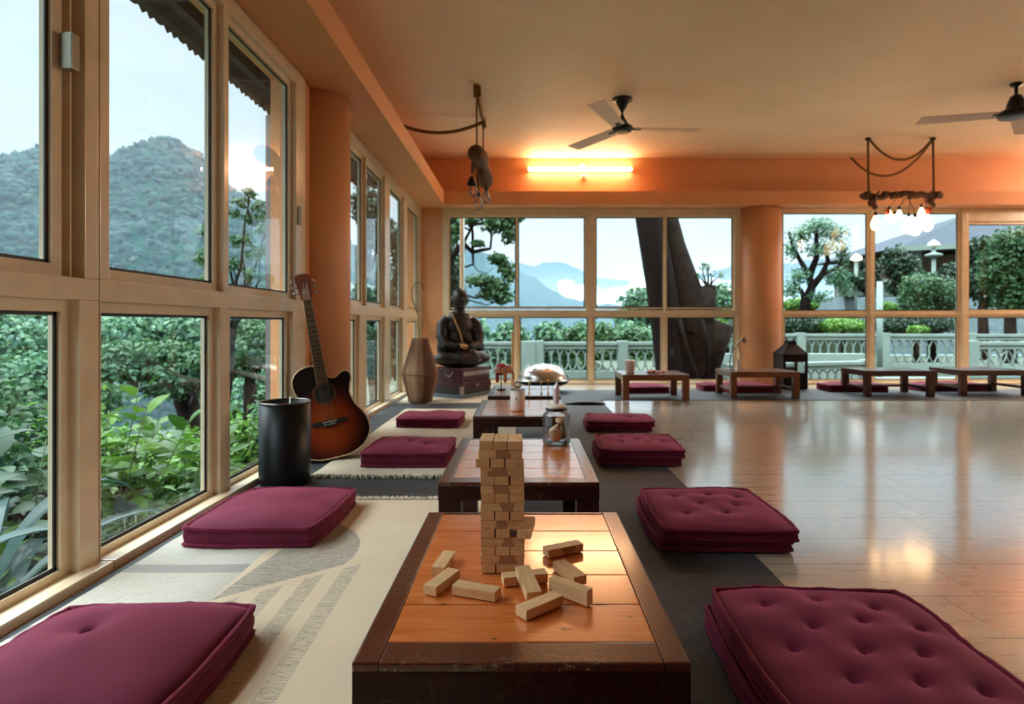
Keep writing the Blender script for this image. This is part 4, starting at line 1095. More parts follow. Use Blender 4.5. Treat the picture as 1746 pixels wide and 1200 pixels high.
# small scuffs of broken plaster along the sill are part of the sill (none modelled)
# ------------------------------------------------------------ ceiling things
def fan(label, x, y, drop, rz, big=False):
    t = thing('ceiling_fan', label, 'fan', (x, y, ZC), (0, 0, rz))
    if not big:
        MB().lathe([(0, 0), (.088, 0), (.090, -.014), (.062, -.022), (.050, -.05), (.012, -.115), (.009, -.125)][::-1], 32).build('canopy', 'black_metal', t)
        MB().tube([(0, 0, -.10), (0, 0, -.17)], .010, 10).build('downrod', 'black_metal', t)
        MB().lathe([(.009, -.13), (.02, -.165), (.055, -.225), (.062, -.24), (.092, -.25), (.095, -.265), (.082, -.285), (.066, -.298), (0, -.30)][::-1], 36).build('motor_housing', 'black_metal', t)
        MB().lathe([(0, -.312), (.04, -.308), (.058, -.300), (.058, -.296)], 28).build('bottom_cap', 'binding', t)
        for s_ in (-1, 1): MB().ell((s_*.066, -.04, -.018), (.014, .010, .010), None, 10, 6).build('screw', 'binding', t)
        zb = -.262; L = .60
    else:
        MB().lathe([(0, 0), (.045, 0), (.040, -.02), (.015, -.03)][::-1], 28).build('canopy', 'black_metal', t)
        MB().tube([(0, 0, -.0), (0, 0, -.14)], .013, 10).build('downrod', 'black_metal', t)
        MB().lathe([(.013, -.09), (.04, -.105), (.062, -.16), (.07, -.20), (.085, -.215), (.118, -.228), (.135, -.25), (.122, -.275), (.07, -.29), (0, -.295)][::-1], 36).build('motor_housing', 'black_metal', t)
        zb = -.25; L = .62
    for k in range(3):
        a = 2*PI*k/3; mb = MB(); P = []
        for i in range(9):
            f = i/8; r = .10 + L*f; wv = .055 + .018*f
            P.append([(r, -wv + 2*wv*j/4, zb + (j-2)*.0045) for j in range(5)])
        mb.grid(P); Q = [[(x_, y_, z_-.004) for x_, y_, z_ in r_] for r_ in P]; mb.grid(Q, flip=True)
        for (A, B) in ((P[0], Q[0]), (P[-1], Q[-1])): mb.grid([A, B])
        mb.grid([[r_[0] for r_ in P], [r_[0] for r_ in Q]]); mb.grid([[r_[-1] for r_ in P], [r_[-1] for r_ in Q]])
        b = mb.build('blade', 'fan_blade' if not big else 'fan_blade_dark', t, rot=(0, 0, a))
        MB().b2(.07, .17, -.018, .018, zb-.009, zb+.006, 0, .003).build('bracket', 'black_metal', b)
    return t
M['fan_blade'] = simple('tan_fan_blade', (236, 200, 164), .45)
M['fan_blade_dark'] = simple('brown_fan_blade', (176, 136, 104), .45)
fan('black ceiling fan with cone canopy and tan blades in front of the tube light', .866, 5.32, .3, R(4))
fan('dark bell-shaped ceiling fan at the right edge of the photo', 4.09, 4.98, .3, R(46), True)

# tube light
t = thing('tube_light', 'glowing straight tube light on the orange wall above the back window', 'lamp', (.66, YW, 2.575))
MB().b2(-.61, .61, -.030, -.002, -.018, .018, 0, .004).build('fitting', 'white_plastic', t)
for s_ in (-1, 1): MB().b2(s_*.632, s_*.612, -.062, -.002, -.02, .02, 0, .004).build('end_cap', 'white_plastic', t)
MB().tube([(-.615, -.052, 0), (.615, -.052, 0)], .017, 16).build('tube', 'tube', t)
MB().lathe([(0, 0), (.034, 0), (.034, .02), (.0, .022)], 24).build('junction_plate', 'white_plastic', t, loc=(.03, -.001, .055), rot=(PI/2, 0, 0))
t = thing('wall_sensor', 'small round white holder with dark centre under the tube light', 'fixture', (.705, YW, 2.485))
MB().lathe([(0, 0), (.036, 0), (.034, .022), (.018, .034), (0, .036)], 28).build('holder', 'binding', t, rot=(PI/2, 0, 0))
MB().lathe([(0, 0), (.014, 0), (.012, .012), (0, .012)], 16).build('socket_opening', 'hole', t, loc=(0, -.03, .006), rot=(PI/2, 0, 0))
# unseen tube lights added off-frame to brighten the ceiling and room
M['fill_tube'] = emis('lit_fill_tube', (1.0, .80, .60), 135)
def add_fill_tube(label, loc, rz):
    t = thing('tube_light', label, 'lamp', loc, (0, 0, rz))
    MB().b2(-.61, .61, -.030, -.002, -.018, .018, 0, .004).build('fitting', 'white_plastic', t)
    for s_ in (-1, 1): MB().b2(s_*.632, s_*.612, -.062, -.002, -.02, .02, 0, .004).build('end_cap', 'white_plastic', t)
    MB().tube([(-.615, -.052, 0), (.615, -.052, 0)], .017, 16).build('tube', 'fill_tube', t)
add_fill_tube('added fill tube light on the back wall beyond the right edge of the photo', (6.98, YW, 2.575), 0)
add_fill_tube('added fill tube light on the right wall, out of the photo', (XR, 5.9, 2.45), -PI/2)

def rope(mb, a, b, sag, r=.011, n=22, mid=None):
    a = Vector(a); b = Vector(b); pts = []
    for i in range(n+1):
        f = i/n; p = a.lerp(b, f); p.z -= sag*4*f*(1-f); pts.append(p)
    mb.tube(pts, r, 7)
def bulb(parent, loc, r=.033, mat='bulb_on', cap='black_metal'):
    o = MB().lathe([(.0, -3.3*r), (r*.55, -3.1*r), (r*.9, -2.6*r), (r, -1.95*r), (r*.88, -1.35*r), (r*.5, -.55*r), (.013, 0)], 20).build('bulb', mat, parent, loc=loc)
    MB().lathe([(.0145, -.004), (.0155, .03), (.006, .036), (0, .036)], 14).build('bulb_holder', cap, o)
    return o
# right chandelier: branch with hanging bulbs
t = thing('branch_chandelier', 'branch chandelier with glowing hanging bulbs before the right back window', 'chandelier', (0, 0, 0))
CY = 6.43
def cp(x, y, Y=CY): return at_y(x, y, Y)
for x0 in (1480, 1591):
    mb = MB(); a = cp(x0, 234); b = cp(x0+1, 333); mb.tube([(a[0], a[1], ZC), b], .012, 7); mb.build('hanging_rope', 'rope', t)
    MB().ell((a[0], a[1], ZC-.012), (.03, .03, .018), None, 10, 6).build('ceiling_hook', 'black_metal', t)
mb = MB(); rope(mb, (cp(1482, 236)[0], CY, ZC-.01), (cp(1590, 236)[0], CY, ZC-.01), .225, .013)
mb.build('swag_rope', 'rope', t)
mb = MB(); rope(mb, (cp(1455, 271, 7.1)[0], 7.15, ZC-.01), (cp(1590, 238)[0], CY, ZC-.02), .30, .012); mb.build('swag_rope', 'rope', t)
mb = MB(); rr2 = random.Random(3)
pts = []; rad = []
for i in range(26):
    f = i/25; p = cp(1468+138*f, 333+2*math.sin(f*9)+1.5*math.sin(f*31)); pts.append((p[0], CY + .02*math.sin(f*7), p[2])); rad.append(.024+.010*abs(math.sin(f*17))+.006*rr2.random())
mb.tube(pts, rad, 9)
for i in range(9):
    f = (i+.5)/9; p = cp(1470+134*f, 333); mb.tube([(p[0]-.02, CY-.03, p[2]-.03), (p[0]+.02, CY-.038, p[2]+.035)], .012, 6); mb.ell((p[0], CY, p[2]+.025*(-1)**i), (.03, .03, .02), None, 8, 6)
mb.build('branch', 'driftwood', t)
cl = MB()
for (x, y) in ((1487, 345), (1586, 342)):
    p = cp(x, y); cl.ell(p, (.045, .035, .05), (0, .4, 0), 10, 8); cl.ell((p[0]+.03, p[1], p[2]-.05), (.03, .03, .03), None, 8, 6)
cl.build('rope_knot', 'driftwood', t)
BL = [(1493, 372, .050, 'bulb_on', -.05), (1549.5, 374, .058, 'bulb_on', .02), (1560.5, 375, .060, 'bulb_on', -.10), (1581, 370, .056, 'bulb_on', -.05), (1516, 362, .042, 'bulb_on', .25), (1533, 362, .036, 'bulb_on', .12), (1571, 358, .040, 'bulb_dim', .16), (1526, 370, .030, 'bulb_dim', .3)]
for i, (x, y, r, mt, dy) in enumerate(BL):
    p = cp(x, y, CY+dy); bulb(t, (p[0], p[1], p[2]+.03), r, mt)
    q = cp(x, 336, CY+dy); MB().tube([(p[0], p[1], p[2]+.06), (q[0], CY, q[2])], .004, 5).build('cord', 'rope', t)
for (x, y, s_) in ((1513, 361, .030), (1583, 358, .036)):
    p = cp(x, y, CY-.06); MB().lathe([(.012, s_), (s_*1.0, s_*.35), (s_*.9, -s_*.3), (s_*.5, -s_), (.0, -s_*1.1)][::-1], 6, smooth=False).build('glass_shade', 'amber', t, loc=p)
# left chandelier: driftwood log seen end on
t = thing('driftwood_lamp', 'unlit driftwood log lamp with clear bulbs hanging by ropes near the left ledge', 'chandelier', (0, 0, 0))
p1 = Vector((-.401, 4.99, ZC)); p2 = Vector((-.404, 5.80, ZC))
mb = MB(); mb.tube([p1, (-.401, 4.99, 2.19)], .007, 6); mb.build('hanging_rope', 'rope', t)
mb = MB(); mb.tube([p2, (-.404, 5.80, 2.20)], .007, 6); mb.build('hanging_rope', 'rope', t)
mb = MB(); rope(mb, (p1.x, p1.y, ZC-.005), (p2.x, p2.y, ZC-.02), .04, .017)
for i in range(6): mb.tube([(-.43, 4.995+.01*i, ZC-.01-.015*i), (-.37, 4.995, ZC-.018-.015*i)], .009, 6)
mb.build('swag_rope', 'rope', t)
mb = MB(); rope(mb, (-1.24, 5.76, 2.66), (p2.x, p2.y, ZC-.04), .10, .017)
mb.tube([(p2.x, p2.y, ZC), (p2.x+.01, p2.y, ZC-.10)], .022, 8); mb.build('swag_rope', 'rope', t)
mb = MB(); pts = []; rad = []
for i in range(18):
    f = i/17; pts.append((-.415+.03*math.sin(f*3)+.02*f, 4.90+1.05*f, 2.135 + .02*math.sin(f*5)+.015*f)); rad.append((.062+.014*math.sin(f*9))*(1 if 0 < i < 17 else .7))
mb.tube(pts, rad, 12)
for (y, dx, dz) in ((5.05, -.05, -.10), (5.25, .05, -.13), (5.45, -.04, -.16), (5.65, .06, -.20), (5.35, .075, -.16)):
    mb.tube([(-.41, y, 2.13), (-.41+dx*.6, y+.06, 2.13+dz*.5), (-.41+dx, y+.14, 2.13+dz)], [.03, .022, .010], 7)
mb.build('driftwood_log', 'driftwood', t)
M['glass_bulb'] = M['jar']
for (x, y, Y) in ((807.5, 318, 5.1), (816.5, 341, 5.2), (829, 331, 5.5)):
    p = at_y(x, y, Y); bulb(t, (p[0], p[1], p[2]+.035), .038, 'jar'); MB().tube([(p[0], p[1], p[2]+.06), (-.41, Y, 2.12)], .006, 5).build('cord', 'rope', t)
p = at_y(804, 309, 5.05); MB().lathe([(.045, -.03), (.02, .03), (.008, .045)], 16, cap=False).build('lamp_shade', 'black_metal', t, loc=p)

# ------------------------------------------------------------ exterior: building fabric
# sloping veranda roof along the left windows, its corrugated edge and posts
t = thing('veranda_roof', 'dark corrugated roof edge outside the left windows', 'roof')
mb = MB(); P = []; nn = 300
for i in range(nn+1):
    y = -2.5 + 10.9*i/nn; c = .022*math.sin(2*PI*y/.085)
    P.append([(XW-.2, y, 2.86+c), (XW-.6, y, 2.80+c), (-2.33, y, 2.655+c)])
mb.grid(P); Q = [[(a, b, c-.02) for a, b, c in r] for r in P]; mb.grid(Q, flip=True); mb.grid([[r[2] for r in P], [(a, b, c-.02) for a, b, c in [r[2] for r in P]]])
mb.build('roof_sheet', 'roof', t)
mb = MB()
for i in range(10): mb.b2(-2.25, XW-.2, -2.3+1.15*i, -2.26+1.15*i, 2.60, 2.64)
mb.b2(-2.10, -2.04, -2.5, 8.3, 2.60, 2.66)
mb.build('rafter', 'roof', t)
for y in (1.2-3.4, 5.42):
    tag(MB().b2(-2.33, -2.245, y-.045, y+.045, -2.5, 2.60).build('veranda_post', 'veranda'), 'grey-brown veranda post outside the left windows' if y > 0 else 'grey-brown veranda post behind the camera, outside the left windows', 'post')
tag(MB().tube([(-.80, 7.62, -.4), (-.80, 7.62, 3.2)], .030, 14).build('drain_pipe', 'white_plastic'), 'white drain pipe outside the back window behind the statue', 'pipe')
# outside ground: patio behind, garden beside, lower lawn
struct(MB().b2(-1.5, 26, YW+.45, 11.6, -.55, -.30).build('patio', 'patio'))

def balustrade(label, A, B, z0, z1, per=.157, npost=2, extra_cap=True):
    A = Vector(A); B = Vector(B); L = (B-A).length; ang = math.atan2(B.y-A.y, B.x-A.x)
    t = thing('balustrade', label, 'balustrade', (A.x, A.y, z0), (0, 0, ang)); hh = z1-z0
    MB().b2(0, L, -.07, .07, hh-.06, hh, 0, .01).b2(0, L, -.04, .04, hh-.13, hh-.06).build('top_rail', 'concrete', t)
    MB().b2(0, L, -.06, .06, 0, hh*.24).build('bottom_rail', 'concrete', t)
    mb = MB(); za, zb = hh*.22, hh-.12; n = int(L/per)
    for k in range(n+1):
        for s_ in (-1, 1):
            pts = []
            for i in range(11):
                f = i/10; pts.append((min(max(k*per + s_*per*.56*math.sin(PI*f), 0), L), 0, za+(zb-za)*f))
            mb.tube(pts, .016, 4, flat=1.6)
    mb.build('lattice', 'concrete', t)
    for i in range(npost+1):
        x = L*i/npost; MB().b2(x-.09, x+.09, -.09, .09, -.05, hh+.02, 0, .01).build('post', 'concrete', t)
    return t
Yb = 11.0
def bx_(x, Y): return (x-VX)*Y/F
balustrade('white lattice balustrade outside the middle of the back window, right of the broad post', (bx_(918, Yb), Yb, 0), (bx_(1205, Yb), Yb, 0), -.30, .40)
balustrade('white lattice balustrade behind the statue, left of the broad post', (bx_(740, 11.3), 11.6, 0), (bx_(905, Yb), Yb, 0), -.30, .40, .15, 1)
tag(MB().b2(bx_(882, Yb), bx_(912, Yb), Yb-.12, Yb+.12, -.35, .41, 0, .01).build('gate_pier', 'concrete'), 'broad plain white pier between two lattice balustrades behind the handpan', 'pier')
balustrade('far white lattice balustrade along the upper garden edge at right', (bx_(1225, 13), 13, 0), (bx_(1760, 13), 12.4, 0), -.30, .52, .17, 4)
balustrade('nearer lower white lattice balustrade outside the right back window', (bx_(1225, 9.3), 9.3, 0), (bx_(1476, 10.2), 10.2, 0), -.38, .10, .17, 2)
balustrade('white lattice balustrade with open ovals beyond the rightmost window', (bx_(1655, 10.4), 10.4, 0), (bx_(1860, 10.4), 10.4, 0), -.36, .42, .21, 1)
tag(MB().b2(bx_(1225, 11), bx_(1500, 11), 11.4, 11.6, -.35, .16).build('low_wall', 'concrete'), 'plain whitewashed low wall between the two right balustrades', 'wall')

# ------------------------------------------------------------ vegetation
def fast_mesh(name, V, Fq, mat, parent=None, smooth=False):
    me = bpy.data.meshes.new(name); V = np.asarray(V, dtype=np.float32); Fq = np.asarray(Fq, dtype=np.int32)
    k = Fq.shape[1]
    me.vertices.add(len(V)); me.vertices.foreach_set('co', V.ravel())
    me.loops.add(Fq.size); me.loops.foreach_set('vertex_index', Fq.ravel())
    me.polygons.add(len(Fq)); me.polygons.foreach_set('loop_start', np.arange(len(Fq), dtype=np.int32)*k)
    try: me.polygons.foreach_set('loop_total', np.full(len(Fq), k, dtype=np.int32))
    except Exception: pass
    if smooth: me.polygons.foreach_set('use_smooth', np.ones(len(Fq), dtype=bool))
    me.materials.append(M[mat] if isinstance(mat, str) else mat); me.update(calc_edges=True)
    o = bpy.data.objects.new(name, me); COL.objects.link(o)
    if parent is not None: o.parent = parent
    return o
def unit(a): return a/np.maximum(np.linalg.norm(a, axis=-1, keepdims=True), 1e-9)
def leaf_quads(cen, nrm, size, aspect=.55, seed=0):
    """folded four-point leaves around centres"""
    g = np.random.default_rng(seed); n = len(cen)
    d = unit(np.cross(nrm, g.normal(size=(n, 3)))); s = unit(np.cross(nrm, d))
    L = (size*(.6+.8*g.random(n)))[:, None]; Wd = L*aspect
    fold = nrm*L*.12
    v0 = cen - d*L*.5; v1 = cen + s*Wd*.5 + fold; v2 = cen + d*L*.5 - nrm*L*.1; v3 = cen - s*Wd*.5 + fold
    V = np.stack([v0, v1, v2, v3], 1).reshape(-1, 3); Fq = np.arange(4*n).reshape(-1, 4); return V, Fq
def crown(name, blobs, n, size, mat, parent, seed=0, loc=(0,0,0), shell=.45, flat=.5):
    g = np.random.default_rng(seed); B = np.array(blobs, dtype=float)
    w = (B[:, 3]*B[:, 4]*B[:, 5])**.66; w /= w.sum()
    idx = g.choice(len(B), n, p=w); d = unit(g.normal(size=(n, 3)))
    r = (1-shell*g.random(n)**1.6)[:, None]
    lump = 1 + .16*np.sin(d[:, :1]*5+idx[:, None]*1.7)*np.cos(d[:, 1:2]*6+idx[:, None]) + .10*g.normal(size=(n, 1))
    c = B[idx, :3] + d*B[idx, 3:6]*r*lump
    nrm = unit(d*.6 + np.array([0, 0, flat]) + g.normal(size=(n, 3))*.45)
    V, Fq = leaf_quads(c, nrm, np.full(n, size), .6, seed+1)
    return fast_mesh(name, V, Fq, mat, parent)
def limb(mb, a, b, r0, r1, bend=.15, n=7, seed=0):
    r = random.Random(seed); a = Vector(a); b = Vector(b); L = (b-a).length
    o = Vector((r.uniform(-1, 1), r.uniform(-1, 1), r.uniform(-.3, .6)))*L*bend; pts = []; rad = []
    for i in range(n+1):
        f = i/n; pts.append(a.lerp(b, f) + o*math.sin(PI*f) + Vector((r.uniform(-1, 1), r.uniform(-1, 1), r.uniform(-1, 1)))*L*.015); rad.append(r0+(r1-r0)*f)
    mb.tube(pts, rad, 8); return pts
def tree(label, base, blobs, n, leaf, mat, tr=.12, bark='bark2', seed=0, name='tree', group=None):
    """blobs in world coordinates (x,y,z,rx,ry,rz)"""
    t = thing(name, label, 'tree' if name == 'tree' else 'shrub', base, group=group); bx, by, bz = base
    lb = [(b[0]-bx, b[1]-by, b[2]-bz, b[3], b[4], b[5]) for b in blobs]
    mb = MB(); zc_ = min(b[2] for b in lb); top = max(lb, key=lambda b: b[2])
    fork = Vector((top[0]*.4, top[1]*.4, max(.3, zc_*.75)))
    mb.tube([(0, 0, -.2), fork*.5 + Vector((.03, 0, 0)), fork], [tr*1.25, tr, tr*.85], 10)
    for i, b in enumerate(lb):
        pts = limb(mb, fork*.96, (b[0], b[1], b[2]+b[5]*.2), tr*.7, tr*.18, .12, 7, seed+i)
        for q in range(3):
            e = Vector((b[0]+b[3]*.6*math.cos(q*2.1+i), b[1]+b[4]*.6*math.sin(q*2.1+i), b[2]+b[5]*.4*math.sin(q*1.3+i)))
            limb(mb, pts[4], e, tr*.3, tr*.06, .15, 5, seed+i*7+q)
    mb.build('trunk', bark, t)
    crown('foliage', lb, n, leaf, mat, t, seed)
    return t
def pb(x, y, Y, rpx, rz=None, ry=None):
    """blob at pixel x,y and depth Y with radius in pixels"""
    p = at_y(x, y, Y); r = rpx*Y/F; return (p[0], p[1], p[2], r, (ry or rpx)*Y/F, (rz or rpx)*Y/F)
# ------------------------------------------------------------ near garden plants (left)
def oval_leaf(L, W, droop=.25, n=6):
    """points of one leaf along +X, 3 across"""
    P = []
    for i in range(n+1):
        f = i/n; w = W*.5*math.sin(PI*min(1, f*.94+.05))**.75*(1-.25*f); x = L*f; z = -droop*L*f*f
        P.append([(x, -w, z + w*.28), (x, 0, z), (x, w, z + w*.28)])
    return P
def put_leaf(V, Fq, P, loc, yaw, pitch, roll=0.):
    m = Matrix.Translation(loc) @ Euler((roll, -pitch, yaw), 'XYZ').to_matrix().to_4x4()
    b = len(V); h = len(P); w = len(P[0])
    for r in P:
        for p in r: V.append(tuple(m @ Vector(p)))
    for i in range(h-1):
        for j in range(w-1): Fq.append((b+i*w+j, b+i*w+j+1, b+(i+1)*w+j+1, b+(i+1)*w+j))
def leafy_shrub(label, base, stems, leafL, leafW, mat, seed, nper=16, name='leafy_shrub', group=None, droop=.3, stem_r=.006):
    r = random.Random(seed); t = thing(name, label, 'plant', base, group=group); mb = MB(); V = []; Fq = []
    for (dx, dy, hh) in stems:
        pts = []; lean = Vector((dx, dy, hh))
        for i in range(9):
            f = i/8; pts.append(Vector((dx*f + .03*math.sin(f*4+seed), dy*f+.03*math.cos(f*5), hh*f)))
        mb.tube(pts, [stem_r*(1-.6*i/8) for i in range(9)], 6)
        for q in range(nper):
            f = .22 + .78*(q+.5)/nper; i = min(7, int(f*8)); p = pts[i].lerp(pts[i+1], f*8-i) if i < 8 else pts[8]
            yaw = q*2.4 + r.random()*.8; L = leafL*(.65+.6*r.random())*(1.05-.35*max(0, f-.75)*4*.5)
            pt = (.75 if f > .9 else .25) + r.uniform(-.35, .35)
            d = Vector((math.cos(yaw), math.sin(yaw), .35)); e = p + d*.05*r.random()
            mb.tube([p, e], .0018, 4, cap=False)
            put_leaf(V, Fq, oval_leaf(L, leafW*(.75+.5*r.random())*L/leafL, droop), e, yaw, pt, r.uniform(-.5, .5))
    mb.build('stem', 'reed_green', t); fast_mesh('foliage', V, Fq, mat, t, True); return t
def strap_plant(label, base, n, L, W, mat, seed, up=1.0, group=None):
    r = random.Random(seed); t = thing('strap_leaf_plant', label, 'plant', base, group=group); V = []; Fq = []; mb = MB()
    for k in range(n):
        yaw = k*2.4 + r.random(); l = L*(.7+.5*r.random()); w = W*(.8+.4*r.random()); pitch = up*(.75 + .5*r.random()); P = []
        for i in range(12):
            f = i/11; ang = pitch - 2.0*f*f*(.7+.5*((k*37) % 10)/10); 
            if i == 0: x = z = 0.
            else: x += l/11*math.cos(ang); z += l/11*math.sin(ang)
            ww = w*.5*(math.sin(PI*min(.98, f*.9+.08))**.8)
            P.append([(x, -ww, z+ww*.35), (x, -ww*.5, z+ww*.1), (x, 0, z), (x, ww*.5, z+ww*.1), (x, ww, z+ww*.35)])
        h0 = r.random()*.35
        put_leaf(V, Fq, P, (0.03*math.cos(yaw), .03*math.sin(yaw), h0), yaw, 0.)
    mb.tube([(0, 0, 0), (.01, .01, .45)], [.02, .012], 8); mb.build('stem', 'reed_green', t)
    fast_mesh('foliage', V, Fq, mat, t, True); return t
# ground beside the house, falling away to the left and rolling behind
def gz(x, y):
    d = max(0, -1.5-x); return -.75 - .20*d - .010*d*d*.5 if d < 30 else -11.25 - .12*(d-30)
mb = MB(); P = []
for j in range(60):
    y = -12 + 90*(j/59)**1.3; row = []
    for i in range(50):
        x = -1.5 - 62*(i/49)**1.6; row.append((x, y, gz(x, y) + .25*mnoise.noise(Vector((x*.4, y*.4, 0)))*min(1, -x*.3)))
    P.append(row)
mb.grid(P, flip=True); g_ = mb.build('ground', 'ground'); struct(g_)
def fl(x, y, Y):     # ground-plane point under pixel
    X = (x-VX)*Y/F; return X
leafy_shrub('tall bright green shrub outside the middle lower left pane, its top reaching highest', (-2.02, 3.02, -.80), [(.05, .0, 1.22), (-.14, .05, 1.08), (.14, -.1, 1.10), (.24, .1, 1.02), (-.05, -.2, .95), (-.26, .1, .98), (.02, .2, 1.0)], .125, .085, 'leaf_bright', 3, 22)
leafy_shrub('bright shrub right of the tallest one behind the middle lower pane', (-1.88, 3.45, -.75), [(.0, .0, .92), (.12, .1, .82), (-.12, 0, .85), (.05, -.1, .75)], .11, .075, 'leaf_bright', 4, 20)
leafy_shrub('blue-green low shrub at the foot of the middle lower pane', (-1.72, 2.62, -.72), [(.0, .0, .62), (-.12, .1, .58), (.1, .12, .55), (-.05, -.15, .5), (.1, -.1, .5)], .12, .07, 'leaf_blue', 5, 16)
leafy_shrub('mid green shrub in the nearest lower left pane, behind the strap leaves', (-2.15, 2.45, -.85), [(.0, .0, 1.12), (-.2, .1, 1.05), (.12, .1, 1.08), (-.3, -.1, 1.0), (.05, -.2, .95)], .13, .09, 'leaf_mid', 6, 22)
leafy_shrub('yellow-green shrub low in the nearest left pane', (-1.85, 2.15, -.80), [(.0, .0, .70), (-.15, .1, .72), (.05, .12, .62), (-.1, -.15, .6)], .10, .085, 'leaf_bright', 8, 18)
strap_plant('dark strap-leaved plant with long arching leaves by the nearest left pane', (-1.78, 1.93, -.55), 16, .62, .085, 'leaf_blue', 2)
strap_plant('arching strap-leaved plant at the left edge outside the nearest pane', (-2.0, 1.72, -.62), 14, .70, .09, 'leaf_blue', 5, .9)
strap_plant('small grey-green strap plant under the tall bright shrub', (-1.62, 2.42, -.62), 12, .42, .085, 'leaf_blue', 7, 1.1)
# fill of undergrowth
def bush(label, x, Y, ytop, wpx, mat, n, size, seed, cat='bush', depth=None, name='bush', ybot=None):
    X = (x-VX)*Y/F; zt = H - (ytop-VY)*Y/F; zb = gz(X, Y) if X < -1.4 else -.3
    if ybot: zb = H - (ybot-VY)*Y/F
    t = thing(name, label, cat, (X, Y, zb)); hh = max(zt-zb, .3); w = wpx*Y/F/2
    bl = [(0, 0, hh*.45, w, (depth or w), hh*.55), (w*.4, .1*w, hh*.55, w*.55, w*.6, hh*.38), (-w*.42, -.1*w, hh*.5, w*.55, w*.6, hh*.45), (0, -.3*w, hh*.3, w*.8, w*.5, hh*.32)]
    mb = MB()
    for i in range(5): limb(mb, (0, 0, 0), (w*.5*math.cos(i*1.3), w*.5*math.sin(i*1.3), hh*.7), .03+.01*w, .008, .1, 5, seed+i)
    mb.build('trunk', 'bark2', t); crown('foliage', bl, n, size, mat, t, seed, shell=.6); return t
BS = [('dark undergrowth bush low at the far left outside the near pane', -10, 3.1, 800, 190, 'leaf_dark', 1500, .09), ('leafy bush behind the strap leaves in the near pane', 70, 3.7, 700, 190, 'leaf_mid', 2200, .085),
      ('bright yellow-green bush between the two lower left panes', 135, 4.3, 690, 170, 'leaf_bright', 2200, .075), ('dense green bush behind the tall bright shrub', 250, 4.6, 715, 210, 'leaf_bright', 2600, .075),
      ('green bush at the right end of the middle lower pane', 335, 5.2, 735, 120, 'leaf_bright', 1800, .07), ('soft green bush outside the narrow lower pane by the bin', 425, 6.0, 700, 110, 'leaf_bright', 1800, .07),
      ('far left light green bush outside the near lower pane', -40, 6.2, 600, 200, 'leaf_mid', 2200, .11), ('dark bush low between veranda post and guitar', 470, 7.6, 660, 90, 'leaf_mid', 1600, .09)]
for i, (lb, x, Y, yt, w, m, n, s) in enumerate(BS): bush(lb, x, Y, yt, w, m, n, s, 40+i)
# mid-distance trees on the slope, left
def ltree(label, Y, blobs, n, leaf, mat, seed, tr=None, base=None):
    bl = [pb(*b) if len(b) == 4 else pb(b[0], b[1], b[2], b[3], b[4]) for b in blobs]
    bx_m = sum(b[0] for b in bl)/len(bl) if base is None else (base-VX)*Y/F
    return tree(label, (bx_m, Y, gz(bx_m, Y)), bl, n, leaf, mat, tr or .012*Y, seed=seed)
ltree('broad mossy green tree behind the middle lower left pane', 15, [(230, 575, 15, 75, 42), (330, 560, 15.5, 80, 36), (395, 590, 14.5, 50, 32), (190, 620, 14, 50, 30), (290, 640, 15, 60, 34)], 9000, .17, 'leaf_far', 60, .13, 330)
ltree('rounded tree in the narrow lower pane left of the veranda post', 12, [(430, 575, 12, 42, 30), (405, 620, 12, 30, 22), (455, 600, 12.5, 36, 30)], 4500, .12, 'leaf_mid', 61)
ltree('pale rounded tree at the far left of the lower near pane', 20, [(10, 590, 20, 60, 48), (-40, 560, 20, 60, 50), (60, 640, 19, 50, 38)], 6000, .22, 'leaf_far', 62)
ltree('blue-green tree deep in the valley behind the near lower pane', 42, [(100, 565, 42, 60, 38), (40, 545, 43, 60, 30), (150, 600, 40, 50, 34)], 5000, .45, 'leaf_far', 63)
ltree('dark valley tree seen between the crowns of the middle lower pane', 34, [(330, 640, 34, 60, 42), (270, 600, 35, 50, 40), (380, 670, 32, 44, 34)], 5000, .34, 'leaf_mid', 64)
ltree('far valley tree under the hill at the middle pane', 55, [(200, 555, 55, 60, 26), (320, 545, 57, 70, 24), (430, 540, 58, 60, 24)], 6000, .55, 'leaf_far', 65)
ltree('valley tree low behind the near lower left pane', 28, [(120, 680, 28, 70, 44), (40, 700, 27, 60, 40)], 5000, .30, 'leaf_mid', 66)
ltree('valley tree low in the narrow lower pane', 30, [(420, 690, 30, 60, 44), (480, 660, 31, 50, 44)], 5000, .3, 'leaf_far', 67)
# reaching branch with sprays of leaves in front of the hill (upper panes)
t = thing('tree', 'slender tree whose leafy twigs cross the upper panes beside the veranda post', 'tree', (-4.62, 9.0, gz(-4.6, 9)))
mb = MB(); ox, oy, oz = -4.62, 9.0, gz(-4.6, 9)
def lp(x, y, Y): p = at_y(x, y, Y); return (p[0]-ox, p[1]-oy, p[2]-oz)
main = limb(mb, (0, 0, -.2), lp(400, 560, 9), .10, .06, .03, 8, 1)
bl = []
for i, (x, y) in enumerate(((355, 395), (345, 440), (410, 410), (440, 430), (395, 450), (455, 395), (350, 480), (430, 470))):
    limb(mb, main[-1], lp(x, y, 9 + .1*(i % 3)), .03, .006, .12, 7, 20+i); q = lp(x, y, 9); bl.append((q[0], q[1], q[2], .17, .17, .11))
limb(mb, lp(400, 560, 9), lp(425, 318, 9), .03, .006, .05, 7, 50)
for i in range(6):
    x, y = ((425, 330), (440, 350), (410, 345), (450, 370), (402, 365), (430, 375))[i]
    limb(mb, lp(425, 370, 9), lp(x, y, 9), .012, .004, .2, 5, 60+i); q = lp(x, y, 9); bl.append((q[0], q[1], q[2], .12, .12, .09))
mb.build('trunk', 'bark2', t); crown('foliage', bl, 1300, .075, 'leaf_mid', t, 70, shell=.9)
